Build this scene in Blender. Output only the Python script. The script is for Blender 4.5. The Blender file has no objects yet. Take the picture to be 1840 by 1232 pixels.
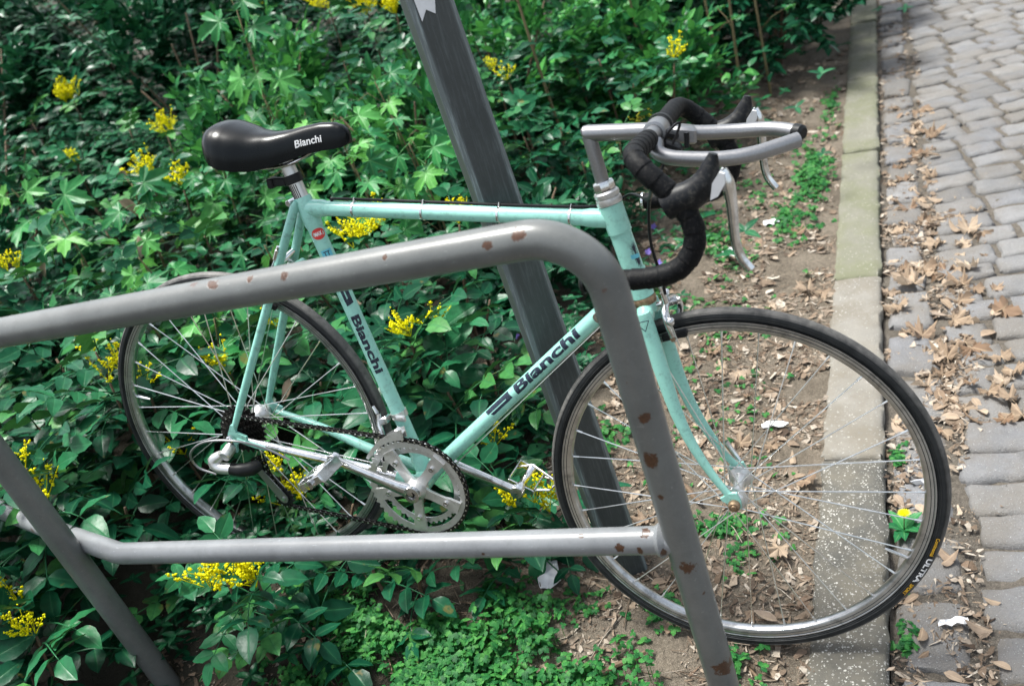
import bpy, bmesh, math, random
from mathutils import Vector, Matrix, noise
random.seed(7)
R = math.radians
V = Vector
scene = bpy.context.scene
C = scene.collection

# ------------------------------------------------------------------ camera
cam_d = bpy.data.cameras.new('camera')
cam = bpy.data.objects.new('camera', cam_d)
C.objects.link(cam)
cam_d.sensor_width = 36.0
cam_d.lens = 33.06
cam_d.clip_start = 0.02
cam_d.clip_end = 500.0
# rows: image right, image down, viewing direction, in world axes
CR = ((0.9143006, 0.3018895, -0.2700319), (-0.0763667, -0.5262432, -0.8468980), (-0.3977720, 0.7949408, -0.4580902))
mw = Matrix.Identity(4)
for i in range(3):
    mw[i][0] = CR[0][i]
    mw[i][1] = -CR[1][i]
    mw[i][2] = -CR[2][i]
mw[2][3] = 1.4031
cam.matrix_world = mw
cam_d.dof.use_dof = True
cam_d.dof.focus_distance = 1.72
cam_d.dof.aperture_fstop = 4.5
scene.camera = cam

# ------------------------------------------------------------------ light: bright overcast
world = bpy.data.worlds.new('World')
scene.world = world
world.use_nodes = True
wn = world.node_tree.nodes
wl = world.node_tree.links
sky = wn.new('ShaderNodeTexSky')
sky.sky_type = 'NISHITA'
sky.sun_disc = False
sky.sun_elevation = R(70)
sky.sun_rotation = R(-78)
sky.altitude = 0
sky.air_density = 1.0
sky.dust_density = 4.0
sky.ozone_density = 0.6
wn['Background'].inputs['Strength'].default_value = 0.06
hsv = wn.new('ShaderNodeHueSaturation')          # cloud veil: much less blue than a clear sky
hsv.inputs['Saturation'].default_value = 0.50
hsv.inputs['Hue'].default_value = 0.485
wl.new(sky.outputs[0], hsv.inputs['Color'])
wl.new(hsv.outputs[0], wn['Background'].inputs['Color'])
sun_d = bpy.data.lights.new('sun', 'SUN')
sun_d.energy = 1.5
sun_d.angle = R(15)
sun_d.color = (1.0, 1.0, 0.945)
sun = bpy.data.objects.new('sun', sun_d)
C.objects.link(sun)
sun_dir = V((math.sin(R(-78)) * math.cos(R(70)), math.cos(R(-78)) * math.cos(R(70)), math.sin(R(70))))
sun.rotation_euler = sun_dir.to_track_quat('Z', 'Y').to_euler()
sun.location = sun_dir * 20
scene.view_settings.view_transform = 'Standard'
scene.view_settings.look = 'None'
scene.view_settings.exposure = 2.38
scene.view_settings.gamma = 1.0
scene.view_settings.use_curve_mapping = False

# ------------------------------------------------------------------ helpers
def tag(o, label=None, cat=None, group=None, kind=None):
    if label: o['label'] = label
    if cat: o['category'] = cat
    if group: o['group'] = group
    if kind: o['kind'] = kind
    return o

def empty(name, loc=(0, 0, 0), parent=None):
    o = bpy.data.objects.new(name, None)
    o.empty_display_size = 0.05
    C.objects.link(o)
    o.location = loc
    if parent: o.parent = parent
    return o

def link(name, me, parent=None, mat4=None):
    o = bpy.data.objects.new(name, me)
    C.objects.link(o)
    if parent: o.parent = parent
    if mat4 is not None: o.matrix_basis = mat4
    return o

def perp(d):
    a = V((0, 0, 1)) if abs(d.z) < 0.9 else V((1, 0, 0))
    x = d.cross(a).normalized()
    return x, d.cross(x).normalized()

def catmull(pts, n=6):
    pts = [V(p) for p in pts]
    P = [pts[0] * 2 - pts[1]] + pts + [pts[-1] * 2 - pts[-2]]
    out = []
    for i in range(1, len(P) - 2):
        a, b, c, d = P[i - 1:i + 3]
        for k in range(n):
            t = k / n
            out.append(0.5 * ((2 * b) + (c - a) * t + (2 * a - 5 * b + 4 * c - d) * t * t + (3 * b - a - 3 * c + d) * t ** 3))
    out.append(pts[-1])
    return out

def lerp_list(vals, m):
    out = []
    n = len(vals)
    for i in range(m):
        t = i / (m - 1) * (n - 1)
        k = min(int(t), n - 2)
        out.append(vals[k] + (vals[k + 1] - vals[k]) * (t - k))
    return out

class MB:
    def __init__(self):
        self.v = []; self.f = []; self.vein = []
    def tube(self, path, rad, n=12, cap=True, squash=None, ref=None):
        """swept round tube; squash=(direction, factor) flattens it along a direction"""
        path = [V(p) for p in path]
        m = len(path)
        rads = rad if isinstance(rad, (list, tuple)) else [rad] * m
        if len(rads) != m: rads = lerp_list(list(rads), m)
        b = len(self.v)
        x = None
        for i, p in enumerate(path):
            d = (path[min(i + 1, m - 1)] - path[max(i - 1, 0)])
            if d.length < 1e-9: d = V((0, 0, 1))
            d.normalize()
            if x is None:
                x = (ref - d * ref.dot(d)).normalized() if ref is not None else perp(d)[0]
            else:
                x = (x - d * x.dot(d))
                x = x.normalized() if x.length > 1e-6 else perp(d)[0]
            y = d.cross(x)
            for k in range(n):
                a = 2 * math.pi * k / n
                q = (x * math.cos(a) + y * math.sin(a)) * rads[i]
                if squash:
                    sd, sf = squash
                    q = q - sd * q.dot(sd) * (1 - sf)
                self.v.append(p + q)
        for i in range(m - 1):
            for k in range(n):
                k2 = (k + 1) % n
                self.f.append((b + i * n + k, b + i * n + k2, b + (i + 1) * n + k2, b + (i + 1) * n + k))
        if cap:
            self.f.append(tuple(b + k for k in reversed(range(n))))
            self.f.append(tuple(b + (m - 1) * n + k for k in range(n)))
        return self
    def lathe(self, prof, c, ax, n=32, closed=False, ref=None):
        """revolve (radius, height) profile about the axis"""
        c = V(c); ax = V(ax).normalized()
        x, y = perp(ax)
        if ref is not None:
            x = (V(ref) - ax * V(ref).dot(ax)).normalized(); y = ax.cross(x)
        b = len(self.v); m = len(prof)
        for k in range(n):
            a = 2 * math.pi * k / n
            u = x * math.cos(a) + y * math.sin(a)
            for r, h in prof: self.v.append(c + u * r + ax * h)
        mm = m if closed else m - 1
        for k in range(n):
            k2 = (k + 1) % n
            for i in range(mm):
                i2 = (i + 1) % m
                self.f.append((b + k * m + i, b + k2 * m + i, b + k2 * m + i2, b + k * m + i2))
        return self
    def cyl(self, a, b_, r, n=14, bev=0.0):
        a = V(a); b_ = V(b_); d = b_ - a; L = d.length
        if bev <= 0: prof = [(0, 0), (r, 0), (r, L), (0, L)]
        else: prof = [(0, 0), (r - bev, 0), (r, bev), (r, L - bev), (r - bev, L), (0, L)]
        return self.lathe(prof, a, d, n)
    def box(self, c, ex, ey, ez, bev=0.0):
        c = V(c); ex = V(ex); ey = V(ey); ez = V(ez)
        b = len(self.v)
        if bev <= 0:
            for sx in (-1, 1):
                for sy in (-1, 1):
                    for sz in (-1, 1): self.v.append(c + ex * sx + ey * sy + ez * sz)
            for q in ((0, 1, 3, 2), (4, 6, 7, 5), (0, 4, 5, 1), (2, 3, 7, 6), (0, 2, 6, 4), (1, 5, 7, 3)):
                self.f.append(tuple(b + i for i in q))
        else:
            lx, ly, lz = ex.length, ey.length, ez.length
            ux, uy, uz = ex / lx, ey / ly, ez / lz
            out = []
            for sz, ins in ((-1, bev), (-1 + bev / lz, 0), (1 - bev / lz, 0), (1, bev)):
                ax_, ay_ = lx - ins, ly - ins
                cb = min(bev, ax_ * 0.4, ay_ * 0.4)
                ring = [(ax_ - cb, ay_), (-ax_ + cb, ay_), (-ax_, ay_ - cb), (-ax_, -ay_ + cb), (-ax_ + cb, -ay_), (ax_ - cb, -ay_), (ax_, -ay_ + cb), (ax_, ay_ - cb)]
                for (p, q) in ring: self.v.append(c + ux * p + uy * q + ez * sz)
            for i in range(3):
                for k in range(8):
                    k2 = (k + 1) % 8
                    self.f.append((b + i * 8 + k, b + i * 8 + k2, b + (i + 1) * 8 + k2, b + (i + 1) * 8 + k))
            self.f.append(tuple(b + k for k in reversed(range(8))))
            self.f.append(tuple(b + 24 + k for k in range(8)))
        return self
    def ball(self, c, r, n=10, m=6, sc=(1, 1, 1)):
        c = V(c); b = len(self.v)
        for j in range(1, m):
            t = math.pi * j / m
            for k in range(n):
                a = 2 * math.pi * k / n
                self.v.append(c + V((r * sc[0] * math.sin(t) * math.cos(a), r * sc[1] * math.sin(t) * math.sin(a), r * sc[2] * math.cos(t))))
        self.v.append(c + V((0, 0, r * sc[2]))); self.v.append(c - V((0, 0, r * sc[2])))
        T = b + (m - 1) * n
        for k in range(n):
            k2 = (k + 1) % n
            self.f.append((T, b + k, b + k2))
            self.f.append((T + 1, b + (m - 2) * n + k2, b + (m - 2) * n + k))
            for j in range(m - 2):
                self.f.append((b + j * n + k, b + (j + 1) * n + k, b + (j + 1) * n + k2, b + j * n + k2))
        return self
    def plate(self, outline, c, ux, uy, th):
        """extruded flat outline (2D points) with thickness th along ux x uy"""
        c = V(c); ux = V(ux); uy = V(uy); n = ux.cross(uy).normalized()
        b = len(self.v); m = len(outline)
        for s in (-0.5, 0.5):
            for (p, q) in outline: self.v.append(c + ux * p + uy * q + n * (s * th))
        self.f.append(tuple(b + k for k in reversed(range(m))))
        self.f.append(tuple(b + m + k for k in range(m)))
        for k in range(m):
            k2 = (k + 1) % m
            self.f.append((b + k, b + k2, b + m + k2, b + m + k))
        return self
    def ring_plate(self, outer, inner, c, ux, uy, th):
        c = V(c); ux = V(ux); uy = V(uy); n = ux.cross(uy).normalized()
        b = len(self.v); m = len(outer)
        for s in (-0.5, 0.5):
            for pts in (outer, inner):
                for (p, q) in pts: self.v.append(c + ux * p + uy * q + n * (s * th))
        for k in range(m):
            k2 = (k + 1) % m
            self.f.append((b + k, b + m + k, b + m + k2, b + k2))
            self.f.append((b + 2 * m + k, b + 2 * m + k2, b + 3 * m + k2, b + 3 * m + k))
            self.f.append((b + k, b + k2, b + 2 * m + k2, b + 2 * m + k))
            self.f.append((b + m + k, b + 3 * m + k, b + 3 * m + k2, b + m + k2))
        return self
    def mesh(self, name, mat, smooth=True, sharp=35):
        me = bpy.data.meshes.new(name)
        me.from_pydata([tuple(p) for p in self.v], [], self.f)
        if mat: me.materials.append(mat)
        if smooth:
            me.polygons.foreach_set('use_smooth', [True] * len(me.polygons))
            if sharp: me.set_sharp_from_angle(angle=R(sharp))
        if self.vein and len(self.vein) == len(self.v):
            at = me.attributes.new('vein', 'FLOAT', 'POINT')
            at.data.foreach_set('value', self.vein)
        me.validate(); me.update()
        return me
    def obj(self, name, mat, parent=None, smooth=True, sharp=35, xf=None):
        if xf is not None: self.v = [xf(V(p)) for p in self.v]
        return link(name, self.mesh(name, mat, smooth, sharp), parent)

# ------------------------------------------------------------------ materials
def newmat(name):
    m = bpy.data.materials.new(name); m.use_nodes = True
    nt = m.node_tree
    return m, nt, nt.nodes['Principled BSDF']

def nd(nt, typ, **kw):
    n = nt.nodes.new(typ)
    for k, v in kw.items():
        if k in n.inputs: n.inputs[k].default_value = v
        else: setattr(n, k, v)
    return n

def noise_fac(nt, scale, detail=4, rough=0.55, coord=None, lo=0.4, hi=0.6):
    tx = nd(nt, 'ShaderNodeTexNoise'); tx.inputs['Scale'].default_value = scale
    tx.inputs['Detail'].default_value = detail; tx.inputs['Roughness'].default_value = rough
    if coord is not None: nt.links.new(coord, tx.inputs['Vector'])
    mr = nd(nt, 'ShaderNodeMapRange'); mr.inputs['From Min'].default_value = lo; mr.inputs['From Max'].default_value = hi
    nt.links.new(tx.outputs['Fac'], mr.inputs['Value'])
    return mr.outputs['Result'], tx.outputs['Fac']

def mixc(nt, fac, a, b, mode='MIX'):
    m = nd(nt, 'ShaderNodeMix'); m.data_type = 'RGBA'; m.blend_type = mode
    for sock, val in ((m.inputs[0], fac), (m.inputs[6], a), (m.inputs[7], b)):
        if hasattr(val, 'is_linked') or hasattr(val, 'links'): nt.links.new(val, sock)
        elif isinstance(val, (int, float)): sock.default_value = val
        else: sock.default_value = (*val, 1)
    return m.outputs[2]

def math_n(nt, op, a, b=None, clamp=False):
    m = nd(nt, 'ShaderNodeMath'); m.operation = op; m.use_clamp = clamp
    for i, val in enumerate((a, b)):
        if val is None: continue
        if hasattr(val, 'links'): nt.links.new(val, m.inputs[i])
        else: m.inputs[i].default_value = val
    return m.outputs[0]

def bump(nt, bsdf, height, strength=0.3, dist=0.002):
    b = nd(nt, 'ShaderNodeBump'); b.inputs['Strength'].default_value = strength; b.inputs['Distance'].default_value = dist
    nt.links.new(height, b.inputs['Height']); nt.links.new(b.outputs[0], bsdf.inputs['Normal'])

def geo_pos(nt): return nd(nt, 'ShaderNodeNewGeometry').outputs['Position']
def obj_co(nt): return nd(nt, 'ShaderNodeTexCoord').outputs['Object']

def simple(name, col, rough=0.5, metal=0.0, var=0.25, scale=60, bmp=0.0, dirt=None, dirt_amt=0.5, dirt_scale=25, coat=0.0, bscale=None, spec=0.5):
    m, nt, b = newmat(name)
    b.inputs['Specular IOR Level'].default_value = spec
    co = obj_co(nt)
    f, raw = noise_fac(nt, scale, 5, 0.6, co, 0.3, 0.7)
    dark = tuple(c * (1 - var) for c in col)
    c = mixc(nt, f, dark, col)
    if dirt:
        f2, _ = noise_fac(nt, dirt_scale, 6, 0.7, co, 0.52, 0.68)
        f3 = math_n(nt, 'MULTIPLY', f2, dirt_amt)
        c = mixc(nt, f3, c, dirt)
    nt.links.new(c, b.inputs['Base Color'])
    rr = nd(nt, 'ShaderNodeMapRange'); rr.inputs['To Min'].default_value = rough * 0.8; rr.inputs['To Max'].default_value = min(1, rough * 1.25)
    nt.links.new(raw, rr.inputs['Value']); nt.links.new(rr.outputs[0], b.inputs['Roughness'])
    b.inputs['Metallic'].default_value = metal
    b.inputs['Coat Weight'].default_value = coat
    if bmp > 0:
        _, r2 = noise_fac(nt, bscale or scale * 3, 3, 0.6, co)
        bump(nt, b, r2, bmp, 0.001)
    return m

def leaf_mat(name, cols, rough=0.35, vein_col=None, trans=0.22, spec=0.5, noise_s=40, island=False, vein_pow=10.0, dead=None, mott=0.45):
    """leaf: colour varies per leaf, pale veins where the vein attribute is 1"""
    m, nt, b = newmat(name)
    if island: rnd = nd(nt, 'ShaderNodeNewGeometry').outputs['Random Per Island']
    else: rnd = nd(nt, 'ShaderNodeObjectInfo').outputs['Random']
    ramp = nd(nt, 'ShaderNodeValToRGB')
    el = ramp.color_ramp.elements
    while len(el) < len(cols): el.new(0.5)
    for i, c in enumerate(cols):
        el[i].position = i / max(1, len(cols) - 1); el[i].color = (*c, 1)
    nt.links.new(rnd, ramp.inputs['Fac'])
    c = ramp.outputs['Color']
    co = geo_pos(nt)
    f, raw = noise_fac(nt, noise_s, 4, 0.6, co, 0.3, 0.7)
    c = mixc(nt, math_n(nt, 'MULTIPLY', f, mott), c, tuple(x * 0.45 for x in cols[0]))
    at = nd(nt, 'ShaderNodeAttribute'); at.attribute_name = 'vein'
    pw = math_n(nt, 'POWER', at.outputs['Fac'], vein_pow)
    if vein_col: c = mixc(nt, math_n(nt, 'MULTIPLY', pw, 0.55), c, vein_col)
    if dead:
        f2, _ = noise_fac(nt, 18, 3, 0.6, co, 0.66, 0.7)
        c = mixc(nt, math_n(nt, 'MULTIPLY', f2, 0.6), c, dead)
    nt.links.new(c, b.inputs['Base Color'])
    b.inputs['Roughness'].default_value = rough
    b.inputs['Specular IOR Level'].default_value = spec
    h = math_n(nt, 'ADD', math_n(nt, 'MULTIPLY', pw, -0.6), math_n(nt, 'MULTIPLY', raw, 0.6))
    bump(nt, b, h, 0.35, 0.003)
    if trans > 0:
        tr = nd(nt, 'ShaderNodeBsdfTranslucent')
        nt.links.new(mixc(nt, 0.5, c, tuple(min(1, x * 2.2) for x in cols[-1])), tr.inputs['Color'])
        mx = nd(nt, 'ShaderNodeMixShader'); mx.inputs[0].default_value = trans
        nt.links.new(b.outputs[0], mx.inputs[1]); nt.links.new(tr.outputs[0], mx.inputs[2])
        nt.links.new(mx.outputs[0], nt.nodes['Material Output'].inputs['Surface'])
    return m

M = {}
M['celeste'] = simple('celeste_paint', (0.30, 0.63, 0.54), 0.28, 0, 0.10, 22, 0.04, dirt=(0.07, 0.12, 0.095), dirt_amt=0.32, dirt_scale=95, coat=0.3)
M['celeste_dirty'] = simple('celeste_paint_grimy', (0.24, 0.54, 0.46), 0.40, 0, 0.2, 18, 0.08, dirt=(0.07, 0.10, 0.08), dirt_amt=0.5, dirt_scale=70, coat=0.1)
M['chrome'] = simple('polished_alloy', (0.80, 0.80, 0.80), 0.18, 1, 0.25, 70, 0.03, dirt=(0.10, 0.09, 0.075), dirt_amt=0.55, dirt_scale=60)
M['alloy'] = simple('satin_alloy', (0.70, 0.70, 0.69), 0.33, 0.75, 0.2, 90, 0.05, dirt=(0.20, 0.19, 0.16), dirt_amt=0.5, dirt_scale=45)
M['grey_alloy'] = simple('grey_anodised', (0.30, 0.30, 0.305), 0.36, 0.85, 0.15, 300, 0.12, bscale=900)
M['rim'] = simple('rim_alloy', (0.55, 0.56, 0.57), 0.32, 1, 0.3, 30, 0.05, dirt=(0.08, 0.08, 0.075), dirt_amt=0.6, dirt_scale=35)
M['rim_dark'] = simple('rim_dark', (0.055, 0.06, 0.062), 0.4, 0.3, 0.3, 50)
M['steel'] = simple('spoke_steel', (0.82, 0.81, 0.78), 0.28, 1, 0.3, 30)
M['rust_steel'] = simple('rusty_nut', (0.34, 0.24, 0.15), 0.5, 0.7, 0.5, 120, 0.2, dirt=(0.10, 0.035, 0.012), dirt_amt=0.8, dirt_scale=90)
M['black_steel'] = simple('oily_black_steel', (0.016, 0.015, 0.014), 0.4, 0.5, 0.3, 80, 0.1, dirt=(0.05, 0.04, 0.03), dirt_amt=0.5)
M['black_plastic'] = simple('black_plastic', (0.012, 0.013, 0.014), 0.42, 0, 0.3, 60, 0.05, spec=0.2)
M['rubber_hood'] = simple('rubber_hood', (0.006, 0.007, 0.009), 0.42, 0, 0.3, 40, 0.06, dirt=(0.09, 0.085, 0.07), dirt_amt=0.4, dirt_scale=160, spec=0.22)
M['tape'] = simple('cork_tape', (0.005, 0.0055, 0.0065), 0.55, 0, 0.3, 300, 0.25, dirt=(0.06, 0.055, 0.05), dirt_amt=0.4, dirt_scale=260, spec=0.12)
M['saddle'] = simple('saddle_vinyl', (0.003, 0.0045, 0.0055), 0.26, 0, 0.25, 18, 0.05, bscale=1400, spec=0.2)
M['cable'] = simple('cable_housing', (0.008, 0.008, 0.009), 0.35, spec=0.25)
M['white_print'] = simple('white_print', (0.75, 0.75, 0.75), 0.5, 0, 0.1)
M['navy_print'] = simple('navy_decal', (0.008, 0.013, 0.035), 0.35, 0, 0.2, 200, dirt=(0.12, 0.25, 0.23), dirt_amt=0.35, dirt_scale=260)
M['cyan_print'] = simple('cyan_decal', (0.12, 0.50, 0.62), 0.4, 0, 0.1)
M['red_print'] = simple('red_badge', (0.62, 0.035, 0.03), 0.4, 0, 0.15)
M['yellow_print'] = simple('yellow_print', (0.75, 0.42, 0.02), 0.5, 0, 0.15)
M['white_plastic'] = simple('pale_plastic', (0.55, 0.56, 0.57), 0.4, 0, 0.1)
M['red_plastic'] = simple('red_tip', (0.35, 0.03, 0.02), 0.4)

def tyre_mat(c, ax):
    """black sidewall, dusty grey worn tread (by distance from the hub axis)"""
    m, nt, b = newmat('tyre_rubber')
    pos = obj_co(nt)
    sub = nd(nt, 'ShaderNodeVectorMath'); sub.operation = 'SUBTRACT'; sub.inputs[1].default_value = c
    nt.links.new(pos, sub.inputs[0])
    dt = nd(nt, 'ShaderNodeVectorMath'); dt.operation = 'DOT_PRODUCT'; dt.inputs[1].default_value = ax
    nt.links.new(sub.outputs[0], dt.inputs[0])
    ln = nd(nt, 'ShaderNodeVectorMath'); ln.operation = 'LENGTH'; nt.links.new(sub.outputs[0], ln.inputs[0])
    r2 = math_n(nt, 'SUBTRACT', math_n(nt, 'MULTIPLY', ln.outputs['Value'], ln.outputs['Value']), math_n(nt, 'MULTIPLY', dt.outputs['Value'], dt.outputs['Value']))
    r = math_n(nt, 'SQRT', r2)
    mr = nd(nt, 'ShaderNodeMapRange'); mr.inputs['From Min'].default_value = 0.3260; mr.inputs['From Max'].default_value = 0.3310
    nt.links.new(r, mr.inputs['Value'])
    f, raw = noise_fac(nt, 40, 6, 0.7, pos, 0.35, 0.65)
    tread = mixc(nt, f, (0.05, 0.05, 0.048), (0.135, 0.13, 0.122))
    side = mixc(nt, f, (0.011, 0.013, 0.014), (0.026, 0.028, 0.029))
    b.inputs['Specular IOR Level'].default_value = 0.25
    c1 = mixc(nt, mr.outputs['Result'], side, tread)
    nt.links.new(c1, b.inputs['Base Color'])
    b.inputs['Roughness'].default_value = 0.55
    _, raw2 = noise_fac(nt, 500, 2, 0.5, pos)
    bump(nt, b, raw2, 0.15, 0.001)
    return m

def rusty_paint(name, base, spots, rough=0.45, chip=0.66, streak=None):
    """grey painted steel tube with chips and rust patches at given places"""
    m, nt, b = newmat(name)
    pos = geo_pos(nt)
    f, raw = noise_fac(nt, 9, 6, 0.65, pos, 0.3, 0.7)
    f2, raw2 = noise_fac(nt, 420, 2, 0.5, pos, 0.3, 0.7)
    c = mixc(nt, f, tuple(x * 0.74 for x in base), tuple(min(1, x * 1.12) for x in base))
    fg, _ = noise_fac(nt, 38, 8, 0.75, pos, 0.52, 0.72)            # grime and rubbed patches
    c = mixc(nt, math_n(nt, 'MULTIPLY', fg, 0.45), c, tuple(x * 0.5 for x in base))
    mps = nd(nt, 'ShaderNodeMapping'); mps.inputs['Scale'].default_value = (0.25, 1.0, 1.0); mps.inputs['Rotation'].default_value = (0.3, 0.5, 0.9); nt.links.new(pos, mps.inputs['Vector'])
    fs_, _ = noise_fac(nt, 230, 3, 0.5, mps.outputs[0], 0.68, 0.74)  # fine scratches
    c = mixc(nt, math_n(nt, 'MULTIPLY', fs_, 0.5), c, tuple(min(1, x * 1.9) for x in base))
    c = mixc(nt, math_n(nt, 'MULTIPLY', f2, 0.18), c, tuple(x * 0.6 for x in base))
    nz = nd(nt, 'ShaderNodeTexNoise'); nz.inputs['Scale'].default_value = 95; nz.inputs['Detail'].default_value = 7; nz.inputs['Roughness'].default_value = 0.65
    nt.links.new(pos, nz.inputs['Vector'])
    jit = math_n(nt, 'MULTIPLY', math_n(nt, 'SUBTRACT', nz.outputs['Fac'], 0.5), 3.4)
    mask = None
    for (p, rad) in spots:
        dv = nd(nt, 'ShaderNodeVectorMath'); dv.operation = 'DISTANCE'; dv.inputs[1].default_value = p
        nt.links.new(pos, dv.inputs[0])
        q = math_n(nt, 'SUBTRACT', 1.0, math_n(nt, 'DIVIDE', dv.outputs['Value'], rad))
        q = math_n(nt, 'MULTIPLY', math_n(nt, 'ADD', q, jit), 6.0, clamp=True)
        dl = math_n(nt, 'LESS_THAN', dv.outputs['Value'], rad * 1.7)
        q = math_n(nt, 'MULTIPLY', q, dl)
        mask = q if mask is None else math_n(nt, 'MAXIMUM', mask, q)
    # scattered small chips
    vo = nd(nt, 'ShaderNodeTexVoronoi'); vo.inputs['Scale'].default_value = 24; nt.links.new(pos, vo.inputs['Vector'])
    rc = nd(nt, 'ShaderNodeSeparateColor'); nt.links.new(vo.outputs['Color'], rc.inputs[0])
    pick = math_n(nt, 'GREATER_THAN', rc.outputs[0], chip)
    rad = math_n(nt, 'MULTIPLY', rc.outputs[1], 0.17)
    d2 = math_n(nt, 'ADD', vo.outputs['Distance'], math_n(nt, 'MULTIPLY', jit, 0.12))
    chipm = math_n(nt, 'MULTIPLY', pick, math_n(nt, 'LESS_THAN', d2, rad))
    c = mixc(nt, math_n(nt, 'MULTIPLY', chipm, 0.8), c, (0.095, 0.062, 0.05))
    if mask is not None:
        rust = mixc(nt, raw2, (0.016, 0.008, 0.005), (0.095, 0.042, 0.02))
        c = mixc(nt, mask, c, rust)
    nt.links.new(c, b.inputs['Base Color'])
    b.inputs['Roughness'].default_value = rough
    b.inputs['Specular IOR Level'].default_value = 0.45
    h = math_n(nt, 'SUBTRACT', math_n(nt, 'MULTIPLY', raw2, 0.35), chipm)
    if mask is not None: h = math_n(nt, 'SUBTRACT', h, mask)
    bump(nt, b, h, 0.3, 0.0012)
    return m

# ------------------------------------------------------------------ ground, kerb, cobbles
def terr(x, y=0.0):
    """height of the planting bed: rises away from the kerb"""
    t = max(0.0, -0.27 - x)
    if t < 1.6: z = 0.170 * t
    elif t < 6: z = 0.272 + 0.05 * (t - 1.6)
    else: z = 0.492
    k = min(1.0, max(0.0, (y - 0.97) / 0.28))
    return z * (0.22 + 0.78 * k * k * (3 - 2 * k)) - 0.002

def grid_mesh(name, xs, ys, zf, mat):
    vs = [(x, y, zf(x, y)) for y in ys for x in xs]
    nx = len(xs)
    fs = [(j * nx + i, j * nx + i + 1, (j + 1) * nx + i + 1, (j + 1) * nx + i) for j in range(len(ys) - 1) for i in range(nx - 1)]
    me = bpy.data.meshes.new(name)
    me.from_pydata(vs, [], fs); me.materials.append(mat)
    me.polygons.foreach_set('use_smooth', [True] * len(me.polygons))
    return me

def soil_mat(name, a, b_, c_, bed_tone=None):
    m, nt, b = newmat(name)
    pos = geo_pos(nt)
    f1, r1 = noise_fac(nt, 7, 6, 0.65, pos, 0.35, 0.65)
    f2, r2 = noise_fac(nt, 90, 5, 0.7, pos, 0.35, 0.65)
    f3, r3 = noise_fac(nt, 330, 3, 0.6, pos, 0.5, 0.75)
    c = mixc(nt, f1, a, b_)
    c = mixc(nt, math_n(nt, 'MULTIPLY', f2, 0.6), c, tuple(x * 0.42 for x in a))
    c = mixc(nt, math_n(nt, 'MULTIPLY', f3, 0.55), c, c_)
    if bed_tone:      # blends to a near-black tone inside the planting, bare trodden earth along the kerb
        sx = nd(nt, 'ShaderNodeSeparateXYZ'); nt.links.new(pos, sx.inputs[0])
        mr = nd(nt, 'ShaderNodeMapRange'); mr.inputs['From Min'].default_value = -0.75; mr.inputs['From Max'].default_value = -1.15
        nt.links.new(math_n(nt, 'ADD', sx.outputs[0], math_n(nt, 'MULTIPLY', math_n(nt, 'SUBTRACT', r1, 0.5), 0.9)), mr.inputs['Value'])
        c = mixc(nt, math_n(nt, 'MULTIPLY', mr.outputs[0], 0.85), c, bed_tone)
    nt.links.new(c, b.inputs['Base Color']); b.inputs['Roughness'].default_value = 0.92
    b.inputs['Specular IOR Level'].default_value = 0.2
    h = math_n(nt, 'ADD', r2, math_n(nt, 'MULTIPLY', r3, 0.5))
    bump(nt, b, h, 0.8, 0.012)
    return m
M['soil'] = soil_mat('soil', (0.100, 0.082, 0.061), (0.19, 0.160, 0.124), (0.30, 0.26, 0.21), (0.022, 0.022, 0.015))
M['joint'] = soil_mat('joint_soil', (0.085, 0.074, 0.060), (0.145, 0.128, 0.107), (0.24, 0.212, 0.18))

def spread(fine0, fine1, step, far0, far1):
    a = []; x = fine0
    while x < fine1 + 1e-6: a.append(x); x += step
    g = step; x = fine0
    lo = []
    while x > far0: g *= 1.35; x -= g; lo.append(max(x, far0))
    hi = []; g = step; x = a[-1]
    while x < far1: g *= 1.35; x += g; hi.append(min(x, far1))
    return lo[::-1] + a + hi
def bed_z(x, y):
    near = 1.0 if abs(x) < 6 and -2 < y < 9 else 0.0
    n = noise.noise(V((x * 4, y * 4, 0))) * 0.016 + noise.noise(V((x * 17, y * 17, 3))) * 0.007 + noise.noise(V((x * 55, y * 55, 7))) * 0.003
    edge = min(1.0, max(0.0, (-0.226 - x) / 0.06))
    return terr(x, y) - 0.004 + n * near * (0.3 + 0.7 * edge)
xs = [x for x in spread(-2.6, -0.24, 0.02, -160, -0.24) if x <= -0.2401] + [-0.2235]
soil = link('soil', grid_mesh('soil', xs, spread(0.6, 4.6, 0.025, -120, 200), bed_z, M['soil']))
tag(soil, kind='structure')
def road_z(x, y):
    near = 1.0 if x < 4 and -2 < y < 9 else 0.0
    return -0.0355 + (noise.noise(V((x * 6, y * 6, 11))) * 0.006 + noise.noise(V((x * 40, y * 40, 5))) * 0.004) * near
xs = [-0.093] + [x for x in spread(-0.08, 0.7, 0.02, -0.08, 200) if x > -0.085]
road = link('cobbled_road', grid_mesh('cobbled_road', xs, spread(0.6, 5.0, 0.025, -120, 200), road_z, M['joint']))
tag(road, kind='structure')

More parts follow.
